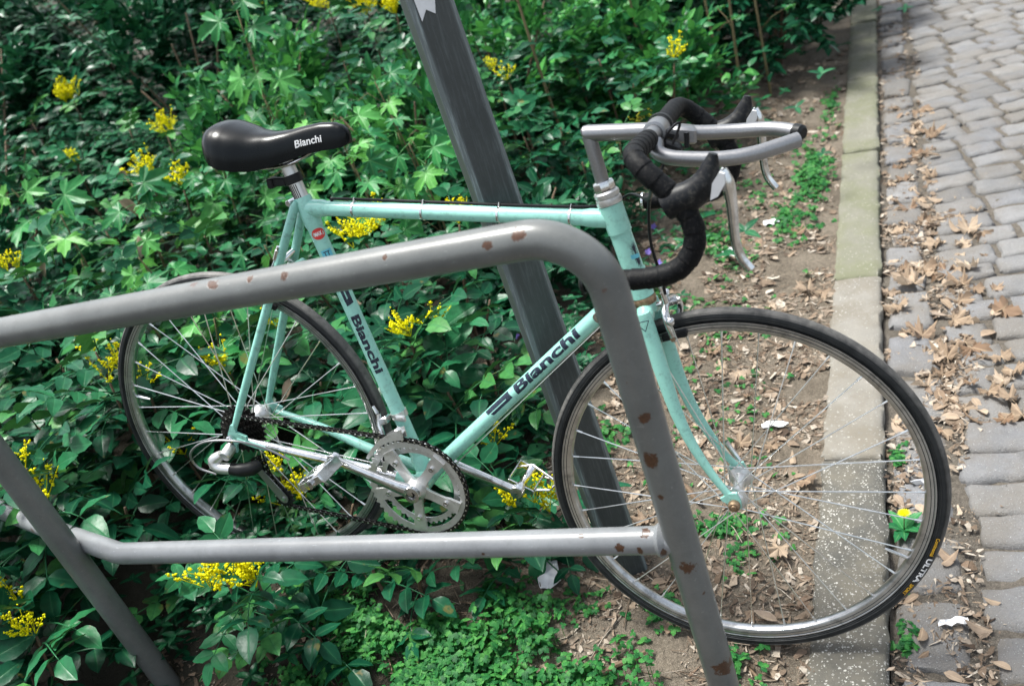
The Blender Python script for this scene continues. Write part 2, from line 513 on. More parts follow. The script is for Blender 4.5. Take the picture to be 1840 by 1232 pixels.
def stone_mat(name, cols, speck=None, sp_amt=0.0, moss=None, moss_amt=0.0, rough=0.8, sp_scale=180, wob=1.0):
    m, nt, b = newmat(name)
    pos = geo_pos(nt)
    rnd = nd(nt, 'ShaderNodeObjectInfo').outputs['Random']
    ramp = nd(nt, 'ShaderNodeValToRGB'); el = ramp.color_ramp.elements
    while len(el) < len(cols): el.new(0.5)
    for i, c in enumerate(cols): el[i].position = i / max(1, len(cols) - 1); el[i].color = (*c, 1)
    nt.links.new(rnd, ramp.inputs['Fac'])
    f1, r1 = noise_fac(nt, 14, 6, 0.7, pos, 0.35, 0.7)
    f2, r2 = noise_fac(nt, 240, 4, 0.7, pos, 0.3, 0.7)
    c = mixc(nt, math_n(nt, 'MULTIPLY', f1, 0.45), ramp.outputs['Color'], tuple(x * 0.6 for x in cols[0]))
    c = mixc(nt, math_n(nt, 'MULTIPLY', f2, 0.35), c, tuple(x * 0.45 for x in cols[0]))
    if moss:
        f4, _ = noise_fac(nt, 5, 6, 0.7, pos, 0.4, 0.6)
        c = mixc(nt, math_n(nt, 'MULTIPLY', f4, moss_amt), c, moss)
    hgt = math_n(nt, 'ADD', r2, r1)
    if speck:
        vo = nd(nt, 'ShaderNodeTexVoronoi'); vo.inputs['Scale'].default_value = sp_scale
        wv = nd(nt, 'ShaderNodeTexNoise'); wv.inputs['Scale'].default_value = 300; nt.links.new(pos, wv.inputs['Vector'])
        ws = nd(nt, 'ShaderNodeVectorMath'); ws.operation = 'MULTIPLY_ADD'; ws.inputs[1].default_value = (0.006, 0.006, 0.006)
        nt.links.new(wv.outputs['Color'], ws.inputs[0]); nt.links.new(pos, ws.inputs[2]); nt.links.new(ws.outputs[0], vo.inputs['Vector'])
        rc = nd(nt, 'ShaderNodeSeparateColor'); nt.links.new(vo.outputs['Color'], rc.inputs[0])
        k = math_n(nt, 'MULTIPLY', math_n(nt, 'GREATER_THAN', rc.outputs[0], 1 - sp_amt), math_n(nt, 'LESS_THAN', vo.outputs['Distance'], math_n(nt, 'MULTIPLY', rc.outputs[1], 0.5)))
        c = mixc(nt, k, c, mixc(nt, rc.outputs[2], speck, tuple(x * 0.42 for x in speck)))
        hgt = math_n(nt, 'ADD', hgt, math_n(nt, 'MULTIPLY', k, 0.4))
    nt.links.new(c, b.inputs['Base Color']); b.inputs['Roughness'].default_value = rough
    b.inputs['Specular IOR Level'].default_value = 0.35
    bump(nt, b, hgt, 0.5 * wob, 0.004)
    return m
M['cobble'] = stone_mat('cobble_granite', [(0.12, 0.12, 0.122), (0.195, 0.194, 0.194), (0.165, 0.168, 0.178), (0.228, 0.225, 0.222)], speck=(0.34, 0.34, 0.34), sp_amt=0.35, moss=(0.125, 0.11, 0.09), moss_amt=0.6, sp_scale=420, wob=1.8, rough=0.7)
M['kerb_moss'] = stone_mat('kerb_mossy_concrete', [(0.165, 0.162, 0.13), (0.19, 0.183, 0.15)], speck=(0.28, 0.275, 0.235), sp_amt=0.3, moss=(0.115, 0.12, 0.072), moss_amt=0.8, rough=0.9)
M['kerb_pale'] = stone_mat('kerb_dusty_concrete', [(0.195, 0.187, 0.165), (0.21, 0.198, 0.175)], speck=(0.31, 0.30, 0.275), sp_amt=0.45, moss=(0.13, 0.115, 0.09), moss_amt=0.75, rough=0.9)
M['kerb_dark'] = stone_mat('kerb_exposed_aggregate', [(0.072, 0.071, 0.063), (0.085, 0.082, 0.072)], speck=(0.40, 0.39, 0.36), sp_amt=0.8, moss=(0.135, 0.122, 0.095), moss_amt=0.7, rough=0.85, sp_scale=210)

def rough_block(L, W, H, nl, nw, bulge, wob, seed, edge=0.008):
    """stone block: length along y, width along x, top surface near z=0, uneven and rounded at the edges"""
    rng = random.Random(seed)
    mb = MB()
    us = [-1, -1 + 2 * edge / L] + [-1 + 2 * edge / L + (2 - 4 * edge / L) * i / nl for i in range(1, nl)] + [1 - 2 * edge / L, 1]
    ws = [-1, -1 + 2 * edge / W] + [-1 + 2 * edge / W + (2 - 4 * edge / W) * i / nw for i in range(1, nw)] + [1 - 2 * edge / W, 1]
    nx, ny = len(ws), len(us)
    o = rng.random() * 90
    for j, u in enumerate(us):
        for i, w in enumerate(ws):
            rim = (i in (0, nx - 1)) + (j in (0, ny - 1))
            x = w * W / 2; y = u * L / 2
            n1 = noise.noise(V((x * 30 + o, y * 30, o)))
            if i in (0, nx - 1): x += n1 * wob * 0.9
            if j in (0, ny - 1): y += noise.noise(V((x * 30, y * 30 + o, o + 4))) * wob * 0.9
            if rim == 2: x -= math.copysign(edge * 0.9, w); y -= math.copysign(edge * 0.9, u)
            z = bulge * (1 - w * w) * (1 - u * u) + noise.noise(V((x * 18, y * 18, o))) * wob * 0.5 - (edge * 0.85 if rim else 0)
            mb.v.append(V((x, y, z)))
    for j in range(ny - 1):
        for i in range(nx - 1): mb.f.append((j * nx + i, j * nx + i + 1, (j + 1) * nx + i + 1, (j + 1) * nx + i))
    ring = [i for i in range(nx)] + [j * nx + nx - 1 for j in range(1, ny)] + [(ny - 1) * nx + i for i in range(nx - 2, -1, -1)] + [j * nx for j in range(ny - 2, 0, -1)]
    b = len(mb.v)
    for r in ring:
        p = mb.v[r]; mb.v.append(V((p.x * 1.02, p.y * 1.02, -H)))
    for k in range(len(ring)):
        k2 = (k + 1) % len(ring)
        mb.f.append((ring[k2], ring[k], b + k, b + k2))
    return mb

kerb = empty('kerb', (-0.1585, 3.0, 0)); tag(kerb, kind='structure')
joints = [-2.4, -1.2, -0.1, 0.92, 1.79, 2.66, 3.70, 4.63, 5.65, 6.7, 7.75, 8.8, 9.9]
for k in range(len(joints) - 1):
    y0, y1 = joints[k], joints[k + 1]
    mt = M['kerb_dark'] if y1 < 1.85 else (M['kerb_pale'] if y1 < 2.7 else M['kerb_moss'])
    mb = rough_block(y1 - y0 - 0.008, 0.135, 0.22, 60, 6, 0.003, 0.009, 30 + k, 0.008)
    o = link('kerb_stone', mb.mesh('kerb_stone', mt, True, 50), kerb, Matrix.Translation((random.uniform(-0.004, 0.004), (y0 + y1) / 2 - 3.0, random.uniform(-0.004, 0.003))))

cob_mesh = []
for k in range(12):
    W = 0.165; L = 0.108
    cob_mesh.append(rough_block(L, W, 0.09, 5, 6, 0.004, 0.013, 100 + k, 0.010).mesh('cobble', M['cobble'], True, 70))
spots_c = []
y = -1.2; row = 0
while y < 9.0:                                            # gutter course beside the kerb
    L = random.uniform(0.13, 0.235)
    spots_c.append((-0.018 + random.uniform(-0.008, 0.008), y + L / 2, math.pi / 2 + random.uniform(-0.05, 0.05), L / 0.165 * 0.95, random.uniform(0.98, 1.12)))
    y += L + random.uniform(0.006, 0.02)
y = -1.0
while y < 9.0:
    pitch = random.uniform(0.094, 0.124)
    x = 0.050 + random.uniform(0, 0.03)
    a = 0.27 * min(1.0, max(0.0, (y - 2.0) / 2.0))
    while x < 3.2:
        L = random.uniform(0.108, 0.182)
        xc = x + L / 2
        yc = y + (xc - 0.06) * math.tan(a) + 0.03 * math.sin(xc * 3)
        spots_c.append((xc, yc, a + random.uniform(-0.05, 0.05), L / 0.165 * 0.985, pitch / 0.108 * 0.955))
        x += L + random.uniform(0.002, 0.010)
    y += pitch
def seen_key(s):
    x, y = s[0], s[1]
    if y < 1.0 or x > 0.30 + 0.075 * y: return 50 + x + abs(y)
    return math.hypot(x, y)
spots_c.sort(key=seen_key)
rest = MB()
for k, (x, y, a, sx, sy) in enumerate(spots_c):
    mt4 = Matrix.Translation((x, y, -0.026 + random.uniform(-0.005, 0.004))) @ Matrix.Rotation(a, 4, 'Z') @ Matrix.Rotation(random.uniform(-0.03, 0.03), 4, 'X') @ Matrix.Rotation(random.uniform(-0.03, 0.03), 4, 'Y') @ Matrix.Diagonal((sx, sy, 1, 1))
    if random.random() < 0.5: mt4 = mt4 @ Matrix.Rotation(math.pi, 4, 'Z')
    me = random.choice(cob_mesh)
    if k < 300: link('cobble', me, road, mt4)
    else:
        b = len(rest.v)
        rest.v += [mt4 @ v.co for v in me.vertices]
        rest.f += [tuple(b + i for i in p.vertices) for p in me.polygons]
tag(rest.obj('cobbles_beyond', M['cobble'], road, True, 70), kind='stuff')

# ------------------------------------------------------------------ tubular rack in the foreground
RB = V((-0.32608, 1.01127, 0.0)); RTOP = V((-0.33659, 0.95787, 0.99385))
LB = V((-1.53967, 1.00478, 0.0)); LTOP = V((-1.54962, 0.95424, 0.94057))
LOWR = V((-0.33129, 0.98478, 0.49302))
spots_r = [((-0.3347, 0.9517, 0.6597), 0.0120), ((-0.3271, 0.9489, 0.7287), 0.0088), ((-0.3259, 0.9661, 0.4585), 0.0112), ((-0.3149, 0.9842, 0.2365), 0.0152),
           ((-0.3359, 0.9557, 0.595), 0.0048), ((-0.3162, 0.9737, 0.4035), 0.0040), ((-0.4202, 0.9367, 1.0086), 0.0096), ((-0.4607, 0.9335, 1.0011), 0.0072),
           ((-0.5064, 0.9306, 0.9891), 0.0032), ((-0.7596, 0.9392, 0.9926), 0.0064), ((-0.8159, 0.9424, 0.9933), 0.0056), ((-0.8818, 0.9453, 0.9926), 0.0096),
           ((-0.603, 0.9383, 1.0004), 0.0040)]
spots_l = [((-0.3794, 0.9809, 0.5105), 0.0072), ((-0.4196, 0.9652, 0.4928), 0.0072), ((-0.3891, 0.9647, 0.4884), 0.0056), ((-0.4767, 0.9781, 0.505), 0.0040),
           ((-0.6401, 0.9646, 0.4788), 0.0032), ((-0.3566, 0.9648, 0.4888), 0.0064)]
M['rack'] = rusty_paint('rack_grey_paint', (0.125, 0.131, 0.128), spots_r, 0.30, 0.80)
M['rack_low'] = rusty_paint('rack_rail_paint', (0.185, 0.194, 0.202), spots_l, 0.32, 0.80)
def arc_corner(a, corner, b, r, n=12):
    """rounded corner between the legs a-corner and corner-b"""
    d1 = (a - corner).normalized(); d2 = (b - corner).normalized()
    half = d1.angle(d2) / 2
    t = r / math.tan(half)
    p1 = corner + d1 * t; p2 = corner + d2 * t
    cen = corner + (d1 + d2).normalized() * (r / math.sin(half))
    v1 = p1 - cen; ang = v1.angle(p2 - cen); ax = v1.cross(p2 - cen).normalized()
    return [cen + Matrix.Rotation(ang * k / n, 3, ax) @ v1 for k in range(n + 1)]
rack = empty('bike_rack', (RB.x, RB.y, 0.0))
tag(rack, 'grey painted tubular steel hoop rack with rust spots and lower rail in the foreground', 'bike rack')
def loc(o_loc): return lambda p: p - V(o_loc)
def dense(a, b, n): return [a + (b - a) * (k / n) for k in range(n + 1)]
rg = RB - (RTOP - RB) * 0.12; lg = LB - (LTOP - LB) * 0.12
path = dense(rg, RTOP - (RTOP - RB).normalized() * 0.14, 8)[:-1] + arc_corner(RB, RTOP, LTOP, 0.085, 14) + dense(RTOP + (LTOP - RTOP).normalized() * 0.14, LTOP + (RTOP - LTOP).normalized() * 0.14, 12) + arc_corner(RTOP, LTOP, LB, 0.095, 14) + dense(LTOP + (LB - LTOP).normalized() * 0.14, lg, 8)[1:]
MB().tube(path, 0.0243, 28).obj('hoop', M['rack'], rack, xf=loc((RB.x, RB.y, 0)))
low = [LOWR + V((0.005, 0, 0)), V((-0.9, 0.9849, 0.4690))] + arc_corner(LOWR, V((-1.4224, 0.9847, 0.4477)), V((-1.874, 1.1177, 0.4477)), 0.12, 8) + [V((-1.67, 1.052, 0.4477)), V((-2.35, 1.256, 0.4477))]
MB().tube(low, 0.0205, 22).obj('lower_rail', M['rack_low'], rack, xf=loc((RB.x, RB.y, 0)))
wb = MB()
wb.lathe([(0.0225, -0.035), (0.0262, -0.0285), (0.0205, -0.020)], LOWR, V((1, 0, 0.044)), 22)
wb.obj('weld_bead', M['rack_low'], rack, xf=loc((RB.x, RB.y, 0)))

# ------------------------------------------------------------------ square post behind the bicycle
def post_mat():
    m, nt, b = newmat('post_dark_grey')
    pos = obj_co(nt)
    mp = nd(nt, 'ShaderNodeMapping'); mp.inputs['Scale'].default_value = (1, 1, 0.06); nt.links.new(pos, mp.inputs['Vector'])
    f, raw = noise_fac(nt, 210, 5, 0.7, mp.outputs[0], 0.5, 0.75)
    f2, raw2 = noise_fac(nt, 6, 5, 0.7, pos, 0.35, 0.65)
    f4, raw4 = noise_fac(nt, 120, 4, 0.7, pos, 0.45, 0.7)
    c = mixc(nt, f2, (0.030, 0.037, 0.038), (0.047, 0.055, 0.055))
    c = mixc(nt, math_n(nt, 'MULTIPLY', f4, 0.3), c, (0.028, 0.033, 0.034))
    at = nd(nt, 'ShaderNodeAttribute'); at.attribute_name = 'vein'
    wear_glint = math_n(nt, 'ADD', math_n(nt, 'MULTIPLY', f, 0.25), math_n(nt, 'MULTIPLY', math_n(nt, 'MULTIPLY', at.outputs['Fac'], f), 1.0), clamp=True)
    wear_glint = math_n(nt, 'ADD', wear_glint, math_n(nt, 'MULTIPLY', math_n(nt, 'POWER', at.outputs['Fac'], 2.0), 0.42), clamp=True)  # even edge highlight painted into the colour, on top of the scratches
    c = mixc(nt, wear_glint, c, (0.19, 0.23, 0.24))
    nt.links.new(c, b.inputs['Base Color']); b.inputs['Roughness'].default_value = 0.5
    bump(nt, b, raw4, 0.15, 0.001)
    return m
M['post'] = post_mat()
PB = V((-0.6012, 1.400, 0.0)); PT = V((-0.0560, 0.01342, 1.0))
post = empty('steel_post', tuple(PB)); tag(post, 'dark grey square steel post with worn and highlight-painted edges that the bicycle leans on', 'post')
pb = MB()
side = 0.036; ch = 0.007; rot = R(-4)
outl = []
for q in range(4):
    a = rot + math.pi / 2 * q
    ca, sa = math.cos(a), math.sin(a)
    pts_ = [(side, -side + ch, 1.0), (side, -side + ch * 1.8, 0.0), (side, side - ch * 1.8, 0.0), (side, side - ch, 1.0)]
    for px, py, w in pts_: outl.append((px * ca - py * sa, px * sa + py * ca, w))
turn = R(40)
nz_ = 30
for k in range(nz_ + 1):
    z = -0.15 + 2.75 * k / nz_
    for (px, py, w) in outl:
        pb.v.append(V((px * math.cos(turn) - py * math.sin(turn) + PT.x * z, px * math.sin(turn) + py * math.cos(turn) + PT.y * z, z))); pb.vein.append(w)
nn = len(outl)
for k in range(nz_):
    for i in range(nn):
        i2 = (i + 1) % nn
        pb.f.append((k * nn + i, k * nn + i2, (k + 1) * nn + i2, (k + 1) * nn + i))
pb.f.append(tuple(nz_ * nn + i for i in range(nn)))
pb.obj('shaft', M['post'], post, True, 30)

# ------------------------------------------------------------------ bicycle
# bike axes: x forward, y to the bicycle's left (away from the viewer), z up; rear axle is (0, 0, 0)
BM = Matrix(((0.9923463, 0.0170836, 0.1222988, -1.296163), (-0.0330114, 0.9910398, 0.1294230, 1.313995), (-0.1189920, -0.1324697, 0.9840186, 0.507491), (0, 0, 0, 1)))
bike = empty('bicycle')
bike.matrix_world = BM @ Matrix.Translation((0, 0, -0.335))
tag(bike, 'turquoise road bicycle with dropped handlebars leaning on the dark post', 'bicycle')
UP = V((0, 0, 0.335))
lift = lambda p: p + UP
EX, EY, EZ = V((1, 0, 0)), V((0, 1, 0)), V((0, 0, 1))
BBp = V((0.3967, 0, -0.0878)); SCp = V((0.2461, 0, 0.4616))
HT = V((0.81235, 0, 0.46233)); HB = V((0.85569, 0, 0.30613)); SA = V((-0.26733, 0, 0.96361))
PF = V((0.96361, 0, 0.26733))
FA = V((1.00161, 0.00158, -0.04568))
STEER = 0.0339
SM = Matrix.Rotation(STEER, 3, SA)
def st(p): return SM @ (p - HT) + HT + UP           # steered piece -> bike, with the origin at the tyre foot
def st0(p): return SM @ (V(p) - HT) + HT
def pieces(mb):
    par = list(range(len(mb.v)))
    def find(a):
        while par[a] != a: par[a] = par[par[a]]; a = par[a]
        return a
    for f in mb.f:
        r0 = find(f[0])
        for i in f[1:]: par[find(i)] = r0
    out = {}
    for f in mb.f:
        q, ids = out.setdefault(find(f[0]), (MB(), {}))
        g = []
        for i in f:
            if i not in ids: ids[i] = len(q.v); q.v.append(mb.v[i])
            g.append(ids[i])
        q.f.append(tuple(g))
    return [q for q, _ in out.values()]
def P_split(name, mb, *a, **k):
    for q in pieces(mb): P_(name, q, *a, **k)
def P_(name, mb, mat, parent, xf=lift, smooth=True, sharp=35): return mb.obj(name, M[mat] if isinstance(mat, str) else mat, parent, smooth, sharp, xf)
def part(name, parent=bike): return empty(name, (0, 0, 0), parent)

frame = part('frame')
sd = (SCp - BBp).normalized()
TTf = HT - SA * 0.026; DTf = HB + SA * 0.030
dd = (DTf - BBp).normalized(); td = (TTf - SCp).normalized()
P_('seat_tube', MB().tube(dense(BBp, SCp + sd * 0.020, 6), 0.0145, 24), 'celeste', frame)
P_('top_tube', MB().tube(dense(SCp, TTf, 6), 0.0137, 24), 'celeste', frame)
P_('down_tube', MB().tube(dense(BBp, DTf, 6), 0.0145, 24), 'celeste', frame)
P_('head_tube', MB().tube(dense(HB, HT, 4), 0.0178, 28), 'celeste', frame)
lg_ = MB()
lg_.tube([HT - SA * 0.001, HT - SA * 0.048], [0.0196, 0.0196], 28).tube([HB + SA * 0.001, HB + SA * 0.048], [0.0196, 0.0196], 28)
lg_.tube([TTf, TTf - td * 0.042, TTf - td * 0.052], [0.0158, 0.0156, 0.0139], 24)
lg_.tube([DTf, DTf - dd * 0.046, DTf - dd * 0.058], [0.0166, 0.0164, 0.0147], 24)
lg_.tube([SCp + sd * 0.021, SCp + sd * 0.016, SCp - sd * 0.030, SCp - sd * 0.040], [0.0158, 0.0166, 0.0166, 0.0147], 24)
lg_.tube([SCp, SCp + td * 0.034, SCp + td * 0.043], [0.0158, 0.0156, 0.0139], 24)
lg_.tube([BBp - EY * 0.034, BBp + EY * 0.034], [0.0205, 0.0205], 26)
lg_.tube([BBp, BBp + sd * 0.042, BBp + sd * 0.05], [0.0168, 0.0166, 0.0147], 24)
lg_.tube([BBp, BBp + dd * 0.042, BBp + dd * 0.05], [0.0168, 0.0166, 0.0147], 24)
P_split('lug', lg_, 'celeste', frame)
for s in (-1, 1):
    top = SCp + V((-0.015, s * 0.0165, 0.004)); bot = V((0.006, s * 0.062, 0.018))
    P_('seat_stay', MB().tube([top + (top - bot).normalized() * 0.014, top] + dense(top, bot, 8)[1:], [0.004, 0.0083] + [0.0083] * 6 + [0.0078, 0.006], 16), 'celeste_dirty', frame)
    f0 = BBp + V((-0.012, s * 0.022, 0.0)); f1 = V((0.25, s * 0.034, -0.058)); f2 = V((0.022, s * 0.061, -0.004))
    mt = 'chrome' if s < 0 else 'celeste_dirty'
    P_('chain_stay', MB().tube(catmull([f0, f0 + (f1 - f0) * 0.5, f1, (f1 + f2) / 2 + V((0, s * 0.004, 0.002)), f2], 5), [0.0115, 0.011, 0.0105, 0.0085, 0.0065], 16), mt, frame)
    do = MB()
    do.plate([(0.036, -0.003), (0.036, 0.006), (0.014, 0.014), (0.012, 0.030), (0.004, 0.030), (-0.006, 0.012), (-0.013, -0.004), (-0.014, -0.024), (-0.006, -0.034 if s < 0 else -0.016), (0.004, -0.034 if s < 0 else -0.016), (0.008, -0.014), (0.016, -0.010)], V((0, s * 0.0645, 0)), EX, EZ, 0.006)
    P_('dropout', do, 'celeste_dirty', frame)
# painted sleeves at both ends of the chromed stay
f0 = BBp + V((-0.012, -0.022, 0)); f1 = V((0.25, -0.034, -0.058))
sl = MB(); sl.tube([f0, f0 + (f1 - f0) * 0.30], [0.0120, 0.0118], 16)
sl.tube([V((0.012, -0.0625, -0.002)), V((0.052, -0.0600, -0.014)), V((0.075, -0.0585, -0.0195))], [0.0072, 0.0084, 0.0078], 16)
P_split('stay_sleeve', sl, 'celeste_dirty', frame)
br = MB(); br.cyl(V((0.1985, -0.022, 0.352)), V((0.1985, 0.022, 0.352)), 0.006)
P_('stay_bridge', br, 'celeste_dirty', frame)
bolt = MB(); bolt.cyl(SCp + V((-0.027, -0.016, 0.012)), SCp + V((-0.027, 0.016, 0.012)), 0.006, 12, 0.001)
P_('seat_bolt', bolt, 'chrome', frame)
# shift lever boss
bo = MB(); bc = DTf - dd * 0.085
bo.cyl(bc - EY * 0.010, bc - EY * 0.028, 0.010, 16, 0.001).cyl(bc + EY * 0.010, bc + EY * 0.028, 0.010, 16, 0.001)
bo.tube([bc - EY * 0.024, bc - EY * 0.026 + V((0.008, 0, 0.028)), bc - EY * 0.026 + V((0.022, 0, 0.046))], [0.006, 0.005, 0.006], 10)
bo.tube([bc + EY * 0.024, bc + EY * 0.026 + V((0.008, 0, 0.028)), bc + EY * 0.026 + V((0.022, 0, 0.046))], [0.006, 0.005, 0.006], 10)
P_split('shift_lever', bo, 'chrome', frame)

# ---- lettering
def text_tris(txt, size, bold=0.0, sx=1.0, shear=0.0, sub=0.004):
    cu = bpy.data.curves.new('lettering', 'FONT'); cu.body = txt; cu.size = size; cu.offset = bold; cu.shear = shear
    cu.resolution_u = 4
    ob = bpy.data.objects.new('lettering', cu); C.objects.link(ob)
    dg = bpy.context.evaluated_depsgraph_get()
    me = bpy.data.meshes.new_from_object(ob.evaluated_get(dg))
    bm = bmesh.new(); bm.from_mesh(me)
    bmesh.ops.triangulate(bm, faces=bm.faces[:])
    for it in range(4):
        long_e = [e for e in bm.edges if e.calc_length() > sub]
        if not long_e: break
        bmesh.ops.subdivide_edges(bm, edges=long_e, cuts=1)
        bmesh.ops.triangulate(bm, faces=bm.faces[:])
    vs = [(v.co.x * sx, v.co.y) for v in bm.verts]
    bm.verts.index_update()
    fs = [tuple(v.index for v in f.verts) for f in bm.faces]
    bm.free(); bpy.data.objects.remove(ob); bpy.data.curves.remove(cu); bpy.data.meshes.remove(me)
    return vs, fs

def decal(name, vs, fs, fn, mat, parent, xf=lift):
    mb = MB(); mb.v = [fn(x, y) for x, y in vs]; mb.f = list(fs)
    return P_(name, mb, mat, parent, xf, True, None)

def on_tube(A, d, up, r, t0, th0, rev=1):
    """map flat lettering onto a tube: x runs along the tube, y wraps round it"""
    side_ = -EY
    def fn(x, y):
        th = th0 + y / r * 1.0
        return A + d * (t0 + x) + (side_ * math.cos(th) + up * math.sin(th)) * r
    return fn

def fit_text(txt, length, height, bold, sub=0.003, shear=0.0):
    vs, fs = text_tris(txt, height / 0.73, bold, 1.0, shear, sub)
    x0 = min(v[0] for v in vs); x1 = max(v[0] for v in vs)
    y0 = min(v[1] for v in vs)
    k = length / (x1 - x0)
    return [((x - x0) * k, y - y0) for x, y in vs], fs

dup_ = V((-dd.z, 0, dd.x))
vs, fs = fit_text('Bianchi', 0.176, 0.0205, 0.0011)
tB = (V((0.613, 0, 0.124)) - BBp).dot(dd)
decal('down_tube_lettering', vs, fs, on_tube(BBp, dd, dup_, 0.01475, tB, R(-16)), 'navy_print', frame)
vs, fs = fit_text('Bianchi', 0.120, 0.0165, 0.0009)
sdn = -sd; sup = V((sd.z, 0, -sd.x))
tS = (V((0.304, 0, 0.256)) - SCp).dot(sdn)
decal('seat_tube_lettering', vs, fs, on_tube(SCp, sdn, sup, 0.01475, tS, R(-2)), 'navy_print', frame)
def strip(x0, x1, y0, y1, slant=0.0, nx=10, ny=6):
    v = []; f = []
    for j in range(ny + 1):
        for i in range(nx + 1):
            yy = y0 + (y1 - y0) * j / ny
            v.append((x0 + (x1 - x0) * i / nx + slant * (j / ny), yy))
    for j in range(ny):
        for i in range(nx): f.append((j * (nx + 1) + i, j * (nx + 1) + i + 1, (j + 1) * (nx + 1) + i + 1, (j + 1) * (nx + 1) + i))
    return v, f
tL = (V((0.555, 0, 0.068)) - BBp).dot(dd)
for (a0, a1, y0, y1) in ((0.0, 0.062, 0.0105, 0.021), (0.010, 0.060, 0.003, 0.0085), (0.055, 0.068, 0.0035, 0.021)):
    vs, fs = strip(a0, a1, y0, y1, -0.004)
    decal('stripe_decal', vs, fs, on_tube(BBp, dd, dup_, 0.01472, tL, R(-16)), 'navy_print', frame)
tL2 = (V((0.283, 0, 0.332)) - SCp).dot(sdn)
for (a0, a1, y0, y1) in ((0.0, 0.052, 0.011, 0.018), (0.010, 0.050, 0.003, 0.0085), (0.046, 0.058, 0.0035, 0.018)):
    vs, fs = strip(a0, a1, y0, y1, -0.003)
    decal('stripe_decal', vs, fs, on_tube(SCp, sdn, sup, 0.01472, tL2, R(-2)), 'navy_print', frame)
# red oval badge with white letters, and the small tube-maker sticker
tR = (V((0.276, 0, 0.418)) - SCp).dot(sdn)
ov = [(0, 0)] + [(0.0135 * math.cos(2 * math.pi * k / 28), 0.0105 * math.sin(2 * math.pi * k / 28)) for k in range(28)]
ovf = [(0, 1 + k, 1 + (k + 1) % 28) for k in range(28)]
vs = ov[:]; fs = ovf[:]
rings = [0.5, 1.0]
vs = [(0, 0)]
for rr in rings:
    vs += [(0.0105 * rr * math.cos(2 * math.pi * k / 28), 0.0135 * rr * math.sin(2 * math.pi * k / 28)) for k in range(28)]
fs = [(0, 1 + k, 1 + (k + 1) % 28) for k in range(28)] + [(1 + k, 29 + k, 29 + (k + 1) % 28, 1 + (k + 1) % 28) for k in range(28)]
decal('oval_badge', vs, fs, on_tube(SCp, sdn, sup, 0.01476, tR, R(38)), 'red_print', frame)
vs, fs = fit_text('MAX', 0.0145, 0.0075, 0.0004, 0.002)
# letters run across the tube: swap axes
vs2 = [(-y + 0.0035, x - 0.0078) for x, y in vs]
decal('badge_lettering', vs2, fs, on_tube(SCp, sdn, sup, 0.01490, tR, R(38)), 'white_print', frame)
tT = (V((0.2865, 0, 0.381)) - SCp).dot(sdn)
vs, fs = strip(-0.0075, 0.0075, -0.010, 0.010)
decal('tubing_sticker', vs, fs, on_tube(SCp, sdn, sup, 0.01474, tT, R(36)), 'cyan_print', frame)
vs, fs = fit_text('TT', 0.0125, 0.0085, 0.0003, 0.002)
vs2 = [(-y + 0.004, x - 0.0062) for x, y in vs]
decal('sticker_lettering', vs2, fs, on_tube(SCp, sdn, sup, 0.01488, tT, R(36)), 'navy_print', frame)
# head badge: dark spread bird with a small pale band
hp = []
for k in range(44):
    a = 2 * math.pi * k / 44
    rr = (0.0175 if k % 2 == 0 else 0.0105) * (1.0 + 0.25 * math.cos(2 * a)) * (0.9 + 0.1 * math.sin(3 * a + 1))
    hp.append((rr * math.cos(a) * 1.25, rr * math.sin(a) * 0.62))
hv = [(0, 0)] + hp; hf = [(0, 1 + k, 1 + (k + 1) % 44) for k in range(44)]
hd = -SA; hup = V((HT.x - HT.x + 0.9636, 0, 0.2673))
tH = 0.088
decal('head_badge', hv, hf, on_tube(HT, hd, hup, 0.01795, tH, R(62)), 'navy_print', frame)
vs, fs = strip(-0.0035, 0.0035, -0.010, 0.008, 0.003)
decal('badge_band', vs, fs, on_tube(HT, hd, hup, 0.01815, tH + 0.002, R(60)), 'cyan_print', frame)

# ---- headset, fork
hs = MB()
hs.lathe([(0.0140, 0.0), (0.0205, 0.0), (0.0212, 0.004), (0.0205, 0.010), (0.0190, 0.0105), (0.0192, 0.013), (0.0205, 0.0135), (0.0208, 0.019), (0.0185, 0.022), (0.0150, 0.023)], HT, SA, 36)
P_('headset_upper_cup', hs, 'alloy', frame)
hn = MB(); hn.lathe([(0.0118, 0.0235), (0.0178, 0.0235), (0.0182, 0.026), (0.0182, 0.034), (0.0168, 0.038), (0.0118, 0.039)], HT, SA, 8)
P_('headset_locknut', hn, 'chrome', frame)
hl_ = MB(); hl_.lathe([(0.0140, 0.0), (0.0200, 0.0), (0.0210, -0.003), (0.0210, -0.008), (0.0195, -0.0125), (0.0150, -0.013)], HB, SA, 36)
P_('headset_lower_cup', hl_, 'rust_steel', frame)

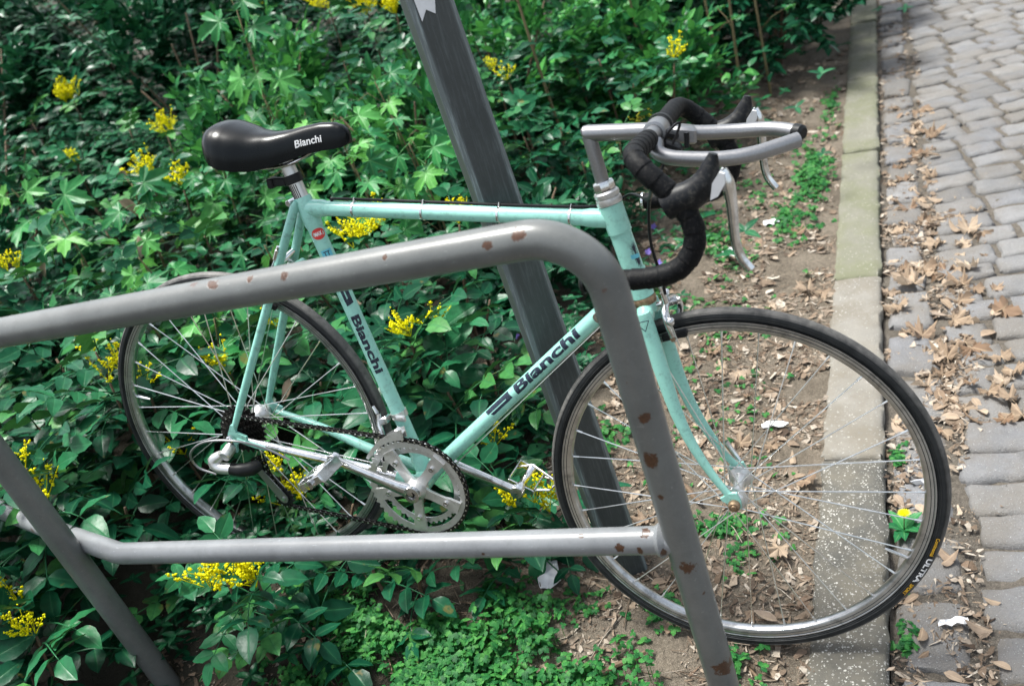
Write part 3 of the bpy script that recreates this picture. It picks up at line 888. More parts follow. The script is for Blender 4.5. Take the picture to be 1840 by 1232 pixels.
fork = part('fork')
crown = HB - SA * 0.027
fc = MB()
fc.tube([HB - SA * 0.013, crown], [0.0175, 0.0180], 22)
for s in (-1, 1):
    fc.tube([crown + SA * 0.010 + EY * (s * 0.006), crown + EY * (s * 0.020), crown - SA * 0.006 + EY * (s * 0.0335)], [0.0140, 0.0145, 0.0140], 18)
P_('fork_crown', fc, 'celeste', fork, st)
rak = FA - (HB - SA * 0.378)
for s in (-1, 1):
    a0 = crown + EY * (s * 0.033) + SA * 0.004
    fo = PF * 0.0466
    end = HB - SA * 0.366 + fo * 0.93 + EY * (s * 0.0485)
    L = (HB - SA * 0.366 - crown).length
    pts = []
    for k in range(15):
        t = k / 14
        curve = max(0, (t - 0.42) / 0.58) ** 2
        base = crown.lerp(HB - SA * 0.366, t) + fo * 0.93 * curve + EY * (s * (0.033 + 0.0155 * t))
        pts.append(base)
    P_('fork_blade', MB().tube([a0 + SA * 0.006] + pts, [0.0130, 0.0142] + [0.0142, 0.0140, 0.0136, 0.0130, 0.0124, 0.0117, 0.0110, 0.0102, 0.0094, 0.0086, 0.0079, 0.0073, 0.0068, 0.0064], 18, squash=(EY, 0.80)), 'celeste', fork, st)
    fd = MB(); fap = HB - SA * 0.378 + fo
    fd.plate([(-0.010, 0.020), (0.004, 0.022), (0.011, 0.006), (0.0115, -0.006), (0.005, -0.012), (-0.004, -0.010), (-0.010, 0.0), (-0.020, 0.004), (-0.023, 0.009), (-0.018, 0.013)], fap + EY * (s * 0.0505), EX, EZ, 0.0055)
    P_('fork_end', fd, 'celeste', fork, st)
cd_ = MB()
# engraved triangle on the crown's outer face
tc = crown - EY * 0.0478 - SA * 0.004
for a_, b_ in (((-0.011, 0.004), (0.011, 0.004)), ((0.011, 0.004), (0.0, -0.013)), ((0.0, -0.013), (-0.011, 0.004))):
    cd_.tube([tc + PF * a_[0] + SA * a_[1], tc + PF * b_[0] + SA * b_[1]], 0.0007, 6)
P_split('crown_engraving', cd_, 'navy_print', fork, st)

# ---- wheels
def wheel(name, c, ax, front_, xf):
    """c hub centre, ax unit axis pointing to the bicycle's left"""
    w = part(name)
    e1 = ax.cross(EZ).normalized() * -1
    ref = (EX - ax * EX.dot(ax)).normalized(); up_ = ax.cross(ref) * -1
    RT_ = 0.3224
    prof = []
    for k in range(18):
        a = 2 * math.pi * k / 18
        prof.append((RT_ + 0.0124 * math.cos(a), 0.0116 * math.sin(a)))
    # moulded ribs on the sidewalls
    ribs = []
    for (r_, h_) in ((0.3165, 0.0106), (0.3195, 0.0117), (0.3280, 0.0107)):
        for s in (-1, 1): ribs.append((r_, h_ * s))
    ty = MB().lathe(prof, c, ax, 120, True, ref)
    for r_, h_ in ribs:
        ty.lathe([(r_ - 0.0007, h_ - 0.0010 * math.copysign(1, h_)), (r_, h_ + 0.0006 * math.copysign(1, h_)), (r_ + 0.0007, h_ - 0.0010 * math.copysign(1, h_))], c, ax, 120, False, ref)
    tyre = P_('tyre', ty, tyre_mat(tuple(c + UP), tuple(ax)), w, xf)
    rp = [(0.3135, -0.0098), (0.3130, -0.0108), (0.3115, -0.0108), (0.3108, -0.0102), (0.3000, -0.0098), (0.2975, -0.0085), (0.2955, -0.0045), (0.2950, 0.0), (0.2955, 0.0045), (0.2975, 0.0085), (0.3000, 0.0098), (0.3108, 0.0102), (0.3115, 0.0108), (0.3130, 0.0108), (0.3135, 0.0098), (0.306, 0.0)]
    rim = P_('rim', MB().lathe(rp, c, ax, 120, True, ref), 'rim', w, xf, True, 30)
    rb_ = MB()
    for s in (-1, 1):
        for (r0, r1) in ((0.3088, 0.3103), (0.3036, 0.3049)):
            rb_.lathe([(r0, 0.01015 * s), ((r0 + r1) / 2, 0.01055 * s), (r1, 0.01030 * s)], c, ax, 120, False, ref)
    P_split('rim_line', rb_, 'rim_dark', w, xf)
    hw = 0.036
    hub = MB()
    if front_:
        hub.lathe([(0, -0.049), (0.0075, -0.049), (0.0085, -0.046), (0.013, -0.0445), (0.0155, -0.042), (0.0160, -0.0385), (0.0205, -0.0372), (0.0205, -0.0338), (0.0120, -0.030), (0.0095, -0.018), (0.0090, 0.0), (0.0095, 0.018), (0.0120, 0.030), (0.0205, 0.0338), (0.0205, 0.0372), (0.0160, 0.0385), (0.0155, 0.042), (0.013, 0.0445), (0.0085, 0.046), (0.0075, 0.049), (0, 0.049)], c, ax, 32)
        fl = (-0.0355, 0.0355); fr = 0.0185
    else:
        hub.lathe([(0, -0.060), (0.009, -0.060), (0.010, -0.024), (0.0235, -0.0205), (0.0235, -0.0165), (0.0150, -0.012), (0.0128, 0.0), (0.0128, 0.018), (0.0160, 0.026), (0.0235, 0.0325), (0.0235, 0.0365), (0.0180, 0.040), (0.0160, 0.050), (0.009, 0.056), (0.0085, 0.0635), (0, 0.0635)], c, ax, 32)
        fl = (-0.0185, 0.0345); fr = 0.0212
    P_('hub', hub, 'alloy', w, xf)
    N = 32
    off = R(4 if front_ else 9)
    for k in range(N):
        s = k % 2
        a = 2 * math.pi * k / N + off
        tw = R(67) if (k // 2) % 2 == 0 else R(-67)
        ah = a + tw
        lat = fl[s] + (0.0022 if (k // 2) % 2 else -0.0022)
        ph = c + (ref * math.cos(ah) + up_ * math.sin(ah)) * fr + ax * lat
        pr = c + (ref * math.cos(a) + up_ * math.sin(a)) * 0.2975 + ax * (0.002 * (1 if s else -1))
        d = (ph - pr).normalized()
        sp = MB().tube([ph, pr + d * 0.013], 0.00105, 6).tube([pr + d * 0.013, pr], [0.0019, 0.0021], 6)
        P_('spoke', sp, 'steel', w, xf)
    # valve
    av = math.radians(172 if not front_ else -22)
    u = ref * math.cos(av) + up_ * math.sin(av)
    P_('valve', MB().tube([c + u * 0.296, c + u * 0.270, c + u * 0.262, c + u * 0.258], [0.0029, 0.0029, 0.0022, 0.0018], 10), 'chrome', w, xf)
    # axle ends
    nt_ = MB()
    if front_:
        nt_.lathe([(0, -0.0665), (0.004, -0.0665), (0.0048, -0.064), (0.0075, -0.0635), (0.0098, -0.0610), (0.0102, -0.0545), (0.0085, -0.0535), (0, -0.0535)], c, ax, 24)
        P_split('axle_nut', nt_, 'rust_steel', w, xf)
        ql = MB(); q0 = c + ax * 0.0545
        ql.cyl(q0, q0 + ax * 0.016, 0.0085, 16, 0.001)
        ql.tube([q0 + ax * 0.016, q0 + ax * 0.022 + V((-0.012, 0, 0.018)), q0 + ax * 0.020 + V((-0.030, 0, 0.046))], [0.006, 0.0052, 0.0058], 12)
        P_('quick_release_lever', ql, 'chrome', w, xf)
    else:
        nt_.lathe([(0, -0.078), (0.006, -0.078), (0.0085, -0.076), (0.009, -0.069), (0, -0.068)], c, ax, 20)
        nt_.lathe([(0, 0.069), (0.009, 0.069), (0.0085, 0.077), (0, 0.078)], c, ax, 20)
        P_split('axle_nut', nt_, 'chrome', w, xf)
    return w, ref, up_
rear_w, rref, rup = wheel('rear_wheel', V((0, 0, 0)), EY, False, lift)
fax = SM @ EY
front_w, fref, fup = wheel('front_wheel', FA, fax, True, lift)
# tyre lettering on the front tyre's near sidewall
def on_side(a0, r0, lat):
    def fn(x, y):
        a = a0 - x / r0
        rr = r0 + y
        q = max(-1, min(1, (rr - 0.3225) / 0.0132))
        return FA + (fref * math.cos(a) + fup * math.sin(a)) * rr - fax * (0.0122 * math.sqrt(max(0.05, 1 - q * q)) + 0.0005)
    return fn
def px_ang(deg): return math.radians(deg)
vs, fs = fit_text('ULTRA', 0.054, 0.0080, 0.0004, 0.003)
decal('tyre_lettering', vs, fs, on_side(px_ang(-18), 0.3205, 0), 'white_print', front_w)
vs, fs = fit_text('Continental', 0.036, 0.0060, 0.0002, 0.003)
decal('tyre_lettering', vs, fs, on_side(px_ang(-10.5), 0.3212, 0), 'yellow_print', front_w)
vs, fs = fit_text('SPORT', 0.026, 0.0055, 0.0002, 0.003)
decal('tyre_lettering', vs, fs, on_side(px_ang(-28.5), 0.3212, 0), 'yellow_print', front_w)

# ---- cassette, chain, cranks
def toothed(n, r_out, r_root, c, mb, th, inner):
    outer = []; inn = []
    for k in range(n * 4):
        a = 2 * math.pi * k / (n * 4)
        rr = r_out if k % 4 in (1, 2) else r_root
        outer.append((rr * math.cos(a), rr * math.sin(a))); inn.append((inner * math.cos(a), inner * math.sin(a)))
    mb.ring_plate(outer, inn, c, EX, EZ, th)
cas = part('cassette')
for k, n in enumerate((13, 15, 17, 19, 21, 23, 26)):
    rr = n * 0.0127 / (2 * math.pi)
    mb = MB(); toothed(n, rr + 0.0035, rr - 0.003, V((0, -0.0575 + k * 0.0050, 0)), mb, 0.0022, 0.012)
    P_('sprocket', mb, 'black_steel', cas, smooth=False)

crank = part('crankset')
CRA = math.pi * 2 - 3.5184
cdir = V((math.cos(-3.5184), 0, math.sin(-3.5184))); cper = V((-cdir.z, 0, cdir.x))
yc = -0.043
mb = MB(); cc = BBp + EY * yc
toothed(52, 0.1068, 0.1020, cc, mb, 0.0035, 0.0900)
P_('outer_chainring', mb, 'alloy', crank, smooth=False)
mb = MB(); toothed(42, 0.0868, 0.0825, cc + EY * 0.009, mb, 0.003, 0.0735)
P_('inner_chainring', mb, 'alloy', crank, smooth=False)
arms = MB()
ca0 = math.atan2(cdir.z, cdir.x)
for q in range(5):
    a = ca0 + R(36) + 2 * math.pi * q / 5
    u = V((math.cos(a), 0, math.sin(a))); t = V((-u.z, 0, u.x))
    arms.plate([(0.012, -0.013), (0.030, -0.0095), (0.058, -0.0095), (0.070, -0.0125), (0.0915, -0.0135), (0.0925, 0.0135), (0.070, 0.0125), (0.058, 0.0095), (0.030, 0.0095), (0.012, 0.013)], cc - EY * 0.0035, u, t, 0.006)
arms.lathe([(0, 0.012), (0.019, 0.012), (0.022, 0.0), (0.022, -0.010), (0.0185, -0.018), (0.016, -0.0265), (0.0095, -0.027), (0.009, -0.020), (0, -0.020)], cc, EY, 30)
P_('spider', arms, 'alloy', crank)
bl = MB()
for q in range(5):
    a = ca0 + R(36) + 2 * math.pi * q / 5
    u = V((math.cos(a), 0, math.sin(a)))
    bl.lathe([(0, -0.0095), (0.0028, -0.0095), (0.0032, -0.0110), (0.0050, -0.0110), (0.0054, -0.0065), (0, -0.006)], cc + u * 0.065, EY, 14)
P_split('chainring_bolt', bl, 'chrome', crank)
def crank_arm(s):
    """s=-1 right arm, +1 left arm"""
    d = cdir * (-s) if s > 0 else cdir
    b0 = BBp + EY * (s * 0.060)
    pth = [b0, b0 + d * 0.018 + EY * (s * 0.003), b0 + d * 0.05 + EY * (s * 0.006), b0 + d * 0.11 + EY * (s * 0.009), b0 + d * 0.152 + EY * (s * 0.010), b0 + d * 0.17 + EY * (s * 0.010)]
    a = MB().tube(catmull(pth, 3), [0.0155, 0.0150, 0.0125, 0.0105, 0.0105, 0.0128], 18, squash=(EY, 0.62))
    a.lathe([(0.0, -0.0075), (0.0128, -0.0075), (0.0140, -0.006), (0.0140, 0.006), (0.0128, 0.0075), (0.0, 0.0075)], pth[-1], EY, 24)
    a.lathe([(0.0095, -0.013), (0.0165, -0.012), (0.0175, -0.006), (0.0175, 0.008), (0.0095, 0.010)], b0, EY, 26)
    P_('crank_arm', a, 'chrome', crank)
    h = MB(); h.lathe([(0, -0.0085), (0.006, -0.0085), (0.0062, -0.0075)], b0 + EY * (s * 0.001), EY, 16)
    h.lathe([(0, 0.0078 * s), (0.0060, 0.0078 * s), (0.0066, 0.0070 * s)], pth[-1], EY, 16)
    P_('crank_bolt', h, 'black_steel', crank)
    return pth[-1]
def pedal(s):
    e = crank_arm(s)
    ped = part('pedal')
    c0 = e + EY * (s * 0.050)
    ang = R(30) if s < 0 else R(-25)
    u = V((math.cos(ang), 0, math.sin(ang))); n = V((-u.z, 0, u.x))
    P_('axle', MB().cyl(e + EY * (s * 0.006), e + EY * (s * 0.092), 0.0055, 14).lathe([(0.005, 0.008 * s), (0.0105, 0.010 * s), (0.0105, 0.022 * s), (0.008, 0.028 * s), (0.008, 0.080 * s), (0.010, 0.084 * s), (0.009, 0.094 * s), (0, 0.095 * s)], e, EY, 18), 'chrome', ped)
    for q in (-1, 1):
        P_('cage_plate', MB().box(c0 + u * (q * 0.028) + EY * (s * 0.002), EY * 0.034, n * 0.0115, u * 0.0016, 0.0012), 'chrome', ped)
    P_split('cage_end', MB().box(c0 + EY * (s * 0.037), u * 0.029, n * 0.008, EY * 0.0016, 0.0012).box(c0 - EY * (s * 0.032), u * 0.029, n * 0.006, EY * 0.0016, 0.0012), 'chrome', ped)
    tc_ = MB()
    if s < 0:
        tc_.box(c0 + n * 0.008, u * 0.026, EY * 0.022, n * 0.0035, 0.002)
    else:
        tc_.tube([c0 + u * 0.030 + EY * 0.024 + n * 0.004, c0 + u * 0.055 + EY * 0.020 + n * 0.016, c0 + u * 0.064 + n * 0.026, c0 + u * 0.055 - EY * 0.020 + n * 0.016, c0 + u * 0.030 - EY * 0.024 + n * 0.004], 0.0028, 8)
        tc_.tube([c0 - u * 0.028 + EY * 0.020, c0 + u * 0.0 + EY * 0.016 + n * 0.026, c0 + u * 0.062 + n * 0.028], 0.0026, 8)
    P_('toe_plate', tc_, 'chrome', ped)
pedal(-1); pedal(1)

rder = part('rear_derailleur')
UPL = V((0.030, -0.0445, -0.078)); LPL = V((0.078, -0.0445, -0.146))
mb = MB()
mb.cyl(V((-0.008, -0.066, -0.022)), V((-0.008, -0.094, -0.030)), 0.0125, 18, 0.002)
mb.tube(catmull([V((-0.020, -0.086, -0.030)), V((-0.040, -0.090, -0.043)), V((-0.030, -0.092, -0.057)), V((0.000, -0.090, -0.059))], 4), [0.010, 0.013, 0.0125, 0.0115], 14)
P_('parallelogram', mb, 'alloy', rder)
mb = MB()
mb.tube(catmull([V((-0.002, -0.090, -0.059)), V((0.020, -0.086, -0.062)), V((0.036, -0.074, -0.064)), V((0.044, -0.058, -0.062))], 4), [0.0125, 0.014, 0.015, 0.012], 14)
mb.cyl(V((-0.006, -0.060, -0.012)), V((-0.010, -0.070, -0.034)), 0.010, 14, 0.001)
P_('knuckle', mb, 'black_plastic', rder)
mb = MB()
for yy in (-0.0505, -0.0385):
    n_ = 16
    ol = []
    d_ = (LPL - UPL).normalized(); p_ = V((-d_.z, 0, d_.x)); Ln = (LPL - UPL).length
    for k in range(9):
        a = math.pi / 2 + math.pi * k / 8; ol.append((0.008 * math.cos(a), 0.008 * math.sin(a)))
    for k in range(9):
        a = -math.pi / 2 + math.pi * k / 8; ol.append((Ln + 0.011 * math.cos(a), 0.011 * math.sin(a)))
    mb.plate(ol, UPL + EY * (yy + 0.0445), d_, p_, 0.0018)
P_split('cage_plate', mb, 'grey_alloy', rder)
for pc, rr, n in ((UPL, 0.0215, 10), (LPL, 0.0225, 11)):
    mb = MB(); toothed(n, rr, rr - 0.005, pc, mb, 0.004, 0.006)
    P_('pulley', mb, 'black_plastic', rder, smooth=False)
mb = MB(); mb.cyl(LPL - EY * 0.009, LPL + EY * 0.008, 0.004, 12).cyl(UPL - EY * 0.009, UPL + EY * 0.008, 0.004, 12)
P_split('pulley_bolt', mb, 'chrome', rder)
mb = MB(); mb.tube(catmull([V((0.128, -0.064, -0.040)), V((0.085, -0.075, -0.012)), V((0.035, -0.098, 0.014)), V((-0.035, -0.106, 0.010)), V((-0.082, -0.104, -0.022)), V((-0.080, -0.098, -0.058)), V((-0.040, -0.094, -0.074))], 6), 0.0025, 10)
P_('cable_loop', mb, 'grey_alloy', rder)

# chain: plates and pins along cassette - chainring - pulleys
def arc_pts(c, r, a0, a1, n):
    return [c + V((r * math.cos(a0 + (a1 - a0) * k / n), 0, r * math.sin(a0 + (a1 - a0) * k / n))) for k in range(n + 1)]
RS = 0.0385; RCH = 0.1052
cs = V((0, -0.0435, 0)); cr = BBp + EY * -0.043
a_top = math.atan2(cr.z - cs.z, cr.x - cs.x)
sh = math.asin((RCH - RS) / (cr - cs).length)
at_ = a_top + math.pi / 2 + sh
dl_ = cr - LPL; al = math.atan2(dl_.z, dl_.x); shl = math.asin((RCH - 0.021) / dl_.length)
ab = al - math.pi / 2 - shl
cp = arc_pts(cs, RS, at_ + 2.6, at_, 14) + arc_pts(cr, RCH, at_, ab, 40) + arc_pts(LPL, 0.021, ab, ab - 2.4, 8) + arc_pts(UPL, 0.020, R(-20), R(150), 8)
# resample at link pitch
seg = [0.0]
for k in range(1, len(cp)): seg.append(seg[-1] + (cp[k] - cp[k - 1]).length)
def at_len(s):
    for k in range(1, len(seg)):
        if seg[k] >= s:
            t = (s - seg[k - 1]) / max(1e-9, seg[k] - seg[k - 1]); return cp[k - 1].lerp(cp[k], t)
    return cp[-1]
links = MB(); pins = MB()
nl = int(seg[-1] / 0.0127)
for k in range(nl):
    p0 = at_len(k * 0.0127); p1 = at_len((k + 1) * 0.0127)
    d = (p1 - p0).normalized(); n = V((-d.z, 0, d.x)); m_ = (p0 + p1) / 2
    w_ = 0.0036 if k % 2 else 0.0024
    for s in (-1, 1):
        links.plate([(-0.0092, 0), (-0.0075, 0.0038), (-0.003, 0.0030), (0.003, 0.0030), (0.0075, 0.0038), (0.0092, 0), (0.0075, -0.0038), (0.003, -0.0030), (-0.003, -0.0030), (-0.0075, -0.0038)], m_ + EY * (s * w_), d, n, 0.0011)
    pins.cyl(p0 - EY * 0.0046, p0 + EY * 0.0046, 0.0020, 8)
chain = part('chain')
tag(P_('links', links, 'black_steel', chain, smooth=False), kind='stuff')
tag(P_('rivets', pins, 'steel', chain), kind='stuff')

fder = part('front_derailleur')
mb = MB()
fcl = BBp + sd * 0.142
mb.tube([fcl - sd * 0.006, fcl + sd * 0.006], 0.0168, 24)
mb.box(fcl + V((0.012, -0.017, 0)), sd * 0.0065, EX * 0.010, EY * 0.004, 0.002)
P_('clamp_band', mb, 'alloy', fder)
mb = MB()
mb.box(fcl + V((-0.020, -0.024, -0.002)), V((0.010, 0, 0.003)), EY * 0.010, EZ * 0.009, 0.003)
mb.tube([fcl + V((-0.030, -0.026, 0.012)), fcl + V((-0.030, -0.030, -0.012)), fcl + V((-0.022, -0.036, -0.030))], [0.005, 0.006, 0.005], 10)
mb.tube([fcl + V((-0.032, -0.026, 0.012)), fcl + V((-0.040, -0.024, 0.026))], [0.004, 0.003], 8)
P_('linkage', mb, 'chrome', fder)
mb = MB()
for yy in (-0.050, -0.036):
    ol = []
    for k in range(10):
        a = R(94) + R(54) * k / 9; ol.append((0.1095 * math.cos(a), 0.1095 * math.sin(a)))
    for k in range(10):
        a = R(148) - R(54) * k / 9; rr = 0.116 + 0.016 * (k / 9) ** 2; ol.append((rr * math.cos(a), rr * math.sin(a)))
    mb.plate(ol, BBp + EY * yy, EX, EZ, 0.002)
mb.box(BBp + EY * -0.043 + V((0.127 * math.cos(R(97)), 0, 0.127 * math.sin(R(97)))), V((0.008, 0, -0.003)), EY * 0.008, EZ * 0.0015, 0.001)
P_('cage', mb, 'alloy', fder)

# ---- brakes
def caliper(name, piv, d_up, d_out, padc, xf):
    """side-pull caliper: pivot, direction up the stay, direction away from the frame, rim point"""
    cal = part(name)
    mb = MB(); mb.cyl(piv - d_out * 0.020, piv + d_out * 0.022, 0.0042, 12).cyl(piv + d_out * 0.010, piv + d_out * 0.017, 0.0075, 6)
    mb.cyl(piv - d_out * 0.004, piv + d_out * 0.010, 0.0080, 16, 0.001)
    P_('pivot_bolt', mb, 'chrome', cal, xf)
    for s in (-1, 1):
        off = d_out * (0.003 + 0.004 * s)
        pd = padc + EY * (s * 0.020)
        top_ = piv + off + d_up * 0.012 - EY * (s * 0.004)
        pth = catmull([top_ - EY * (s * 0.016), piv + off + EY * (s * 0.006) + d_up * 0.004, piv + off + EY * (s * 0.030) - d_up * 0.008, piv + off + EY * (s * 0.036) - d_up * 0.026, pd + d_up * 0.006 + EY * (s * 0.006), pd - d_up * 0.004]  , 4)
        P_('caliper_arm', MB().tube(pth, [0.0048, 0.0068, 0.0062, 0.0054, 0.0056, 0.0068], 12), 'chrome', cal, xf)
        tang = d_up.cross(EY).normalized()
        P_('brake_pad', MB().box(padc + EY * (s * 0.0145), tang * 0.021, d_up * 0.0055, EY * 0.0032, 0.001), 'black_plastic', cal, xf)
        P_('pad_nut', MB().cyl(pd - EY * (s * 0.004), pd + EY * (s * 0.010), 0.0048, 6), 'rust_steel' if s < 0 else 'chrome', cal, xf)
    mb = MB()
    q = piv + d_out * 0.006 + d_up * 0.014 - EY * 0.030
    mb.cyl(q - d_up * 0.006, q + d_up * 0.014, 0.0045, 12).cyl(q + d_up * 0.014, q + d_up * 0.022, 0.0034, 8)
    q2 = piv + d_out * 0.006 - d_up * 0.020 - EY * 0.040
    mb.ball(q2, 0.0075).tube([q2, q2 - d_up * 0.045 + EY * 0.002], [0.0012, 0.0010], 6).tube([q, q2], 0.0010, 6)
    P_('cable_anchor', mb, 'chrome', cal, xf)
    return cal
fdir = (HB - FA); fdir.y = 0
caliper('front_brake', HB - SA * 0.020 + PF * 0.036, SA.copy(), PF.copy(), V((0.907, 0, 0.2435)), st)
ru = V((0.47, 0, 0.883)).normalized(); rp_ = V((-0.883, 0, 0.47))
caliper('rear_brake', V((0.1985, 0, 0.352)) + rp_ * 0.024, ru, rp_, V((0.123, 0, 0.278)), lift)

# ---- seatpost and saddle
spo = part('seatpost')
MBs = MB()
n_f = 24
spth = dense(SCp + sd * 0.005, SCp + sd * 0.108, 5)
prof_r = []
b = 0
mbp = MB(); mbp.tube(spth, 0.0132, 24)
P_('shaft', mbp, 'alloy', spo)
fl_ = MB()
for k in range(-3, 4):
    th = R(-18 + k * 16)
    u = (-EY * math.cos(th) + V((sd.z, 0, -sd.x)) * math.sin(th))
    fl_.tube([SCp + sd * 0.021 + u * 0.0130, SCp + sd * 0.046 + u * 0.0130], 0.0009, 6)
P_split('flute', fl_, 'black_steel', spo)
bd = MB(); q0 = SCp + sd * 0.056
bd.tube([q0 - sd * 0.008, q0 + sd * 0.008], 0.0168, 24)
bd.box(q0 + V((-0.026, -0.004, -0.004)), EX * 0.014, EY * 0.006, EZ * 0.0075, 0.002).box(q0 + V((-0.044, -0.002, -0.006)), EX * 0.006, EY * 0.012, EZ * 0.009, 0.002)
P_('reflector_bracket', bd, 'black_plastic', spo)
hd_ = MB(); q1 = SCp + sd * 0.112
hd_.cyl(q1 - EY * 0.024, q1 + EY * 0.024, 0.012, 18, 0.002).cyl(q1 + V((-0.004, 0, -0.012)), q1 + V((-0.004, 0, 0.012)), 0.010, 14)
P_('saddle_clamp', hd_, 'alloy', spo)

sad = part('saddle')
SEC = [(0.082, 0.026, 0.603, 0.585), (0.085, 0.044, 0.611, 0.576), (0.091, 0.058, 0.6180, 0.568), (0.104, 0.069, 0.6225, 0.559), (0.124, 0.0735, 0.6215, 0.551), (0.150, 0.070, 0.613, 0.5455), (0.180, 0.057, 0.603, 0.542), (0.212, 0.042, 0.5995, 0.545), (0.245, 0.031, 0.602, 0.553), (0.280, 0.0240, 0.608, 0.562), (0.312, 0.0210, 0.612, 0.567), (0.337, 0.0195, 0.611, 0.569), (0.352, 0.0165, 0.606, 0.571), (0.360, 0.0115, 0.599, 0.574), (0.3635, 0.004, 0.590, 0.579)]
def sec_at(x):
    for k in range(len(SEC) - 1):
        if SEC[k + 1][0] >= x:
            t = (x - SEC[k][0]) / (SEC[k + 1][0] - SEC[k][0]); return [a + (b_ - a) * t for a, b_ in zip(SEC[k][1:], SEC[k + 1][1:])]
    return SEC[-1][1:]
def spow(v, e): return math.copysign(abs(v) ** e, v)
def sad_pt(x, a, off=0.0):
    w, zt, zb = sec_at(x)
    tuck = 0.78 + 0.22 * max(0, math.sin(a)) ** 0.5
    yy = -w * spow(math.cos(a), 0.8); z = zb + (zt - zb) * spow(math.sin(a), 0.75) if a <= math.pi else zb
    n = V((0, -math.cos(a), math.sin(a)))
    return V((x, yy * (0.90 + 0.10 * max(0.0, math.sin(a))), z)) + n * off
mb = MB(); NA = 20; xs_ = []
for k in range(len(SEC) - 1):
    for q in range(3): xs_.append(SEC[k][0] + (SEC[k + 1][0] - SEC[k][0]) * q / 3)
xs_.append(SEC[-1][0])
for x in xs_:
    for k in range(NA + 1): mb.v.append(sad_pt(x, math.pi * k / NA))
for i in range(len(xs_) - 1):
    for k in range(NA):
        mb.f.append((i * (NA + 1) + k, (i + 1) * (NA + 1) + k, (i + 1) * (NA + 1) + k + 1, i * (NA + 1) + k + 1))
    mb.f.append((i * (NA + 1), i * (NA + 1) + NA, (i + 1) * (NA + 1) + NA, (i + 1) * (NA + 1)))
mb.f.append(tuple(range(NA + 1)))
mb.f.append(tuple(reversed([(len(xs_) - 1) * (NA + 1) + k for k in range(NA + 1)])))
P_('saddle_cover', mb, 'saddle', sad, sharp=70)
rl = MB()
for s in (-1, 1):
    rl.tube(catmull([V((0.10, s * 0.036, 0.560)), V((0.14, s * 0.026, 0.547)), V((0.19, s * 0.022, 0.541)), V((0.25, s * 0.020, 0.548)), V((0.31, s * 0.009, 0.575))], 5), 0.0035, 8)
P_split('saddle_rail', rl, 'chrome', sad)
vs, fs = fit_text('Bianchi', 0.052, 0.0105, 0.0003, 0.003)
decal('saddle_lettering', vs, fs, lambda x, y: sad_pt(0.266 + x, R(13) + y / 0.0105 * R(17), 0.0012), 'white_print', sad)

# ---- stem, handlebar, levers, clip-on bars
stem = part('stem')
q0 = HT + SA * 0.036; q1 = V((0.7855, 0, 0.5745)); q2 = V((0.892, 0, 0.5735))
P_('quill', MB().tube(dense(q0, q1 + V((0.0012, 0, -0.004)), 4), 0.0112, 24), 'grey_alloy', stem, st)
P_('extension', MB().tube([q1 + V((-0.0085, 0, -0.001)), q1 + V((-0.006, 0, 0)), q1 + V((0.0, 0, 0)), q2 + V((-0.012, 0, 0))], [0.008, 0.0115, 0.0130, 0.0128], 24), 'grey_alloy', stem, st)
P_('bar_clamp', MB().lathe([(0.0135, -0.021), (0.0178, -0.020), (0.0185, -0.016), (0.0185, 0.016), (0.0178, 0.020), (0.0135, 0.021)], q2, EY, 28), 'grey_alloy', stem, st)
hbar = part('handlebar')
def drop(s):
    return [V((0.892, s * 0.015, 0.5735)), V((0.892, s * 0.06, 0.574)), V((0.892, s * 0.12, 0.576)), V((0.893, s * 0.165, 0.577)), V((0.901, s * 0.190, 0.5725)), V((0.918, s * 0.2015, 0.558)), V((0.940, s * 0.204, 0.538)), V((0.963, s * 0.205, 0.513)), V((0.977, s * 0.206, 0.482)), V((0.974, s * 0.207, 0.452)), V((0.953, s * 0.208, 0.426)), V((0.918, s * 0.208, 0.4145)), V((0.870, s * 0.208, 0.410)), V((0.822, s * 0.208, 0.407))]
P_('bar', MB().tube([V((0.892, -0.07, 0.574)), V((0.892, 0.07, 0.574))], 0.0128, 20), 'grey_alloy', hbar, st)
for s in (-1, 1):
    pth = catmull(drop(s), 10)
    start = 20 if s < 0 else 14
    pth = pth[start - 10:]
    cum = 0; rads = []
    for k in range(len(pth)):
        if k: cum += (pth[k] - pth[k - 1]).length
        rads.append(0.0158 + 0.0009 * ((cum / 0.0215) % 1.0))
    fine = []; fr = []
    for k in range(len(pth) - 1):
        for q in range(3): fine.append(pth[k].lerp(pth[k + 1], q / 3))
    cum = 0
    for k in range(len(fine)):
        if k: cum += (fine[k] - fine[k - 1]).length
        ph = (cum / 0.0215) % 1.0
        fr.append(0.0144 + 0.0012 * ph)
    P_('bar_tape', MB().tube(fine, fr, 22), 'tape', hbar, st, True, 60)
    P_('end_plug', MB().lathe([(0, 0.0), (0.0165, 0.0), (0.0165, 0.004), (0.012, 0.007), (0, 0.007)], pth[-1], V((-1, 0, -0.06)), 20), 'black_plastic' if s < 0 else 'chrome', hbar, st)
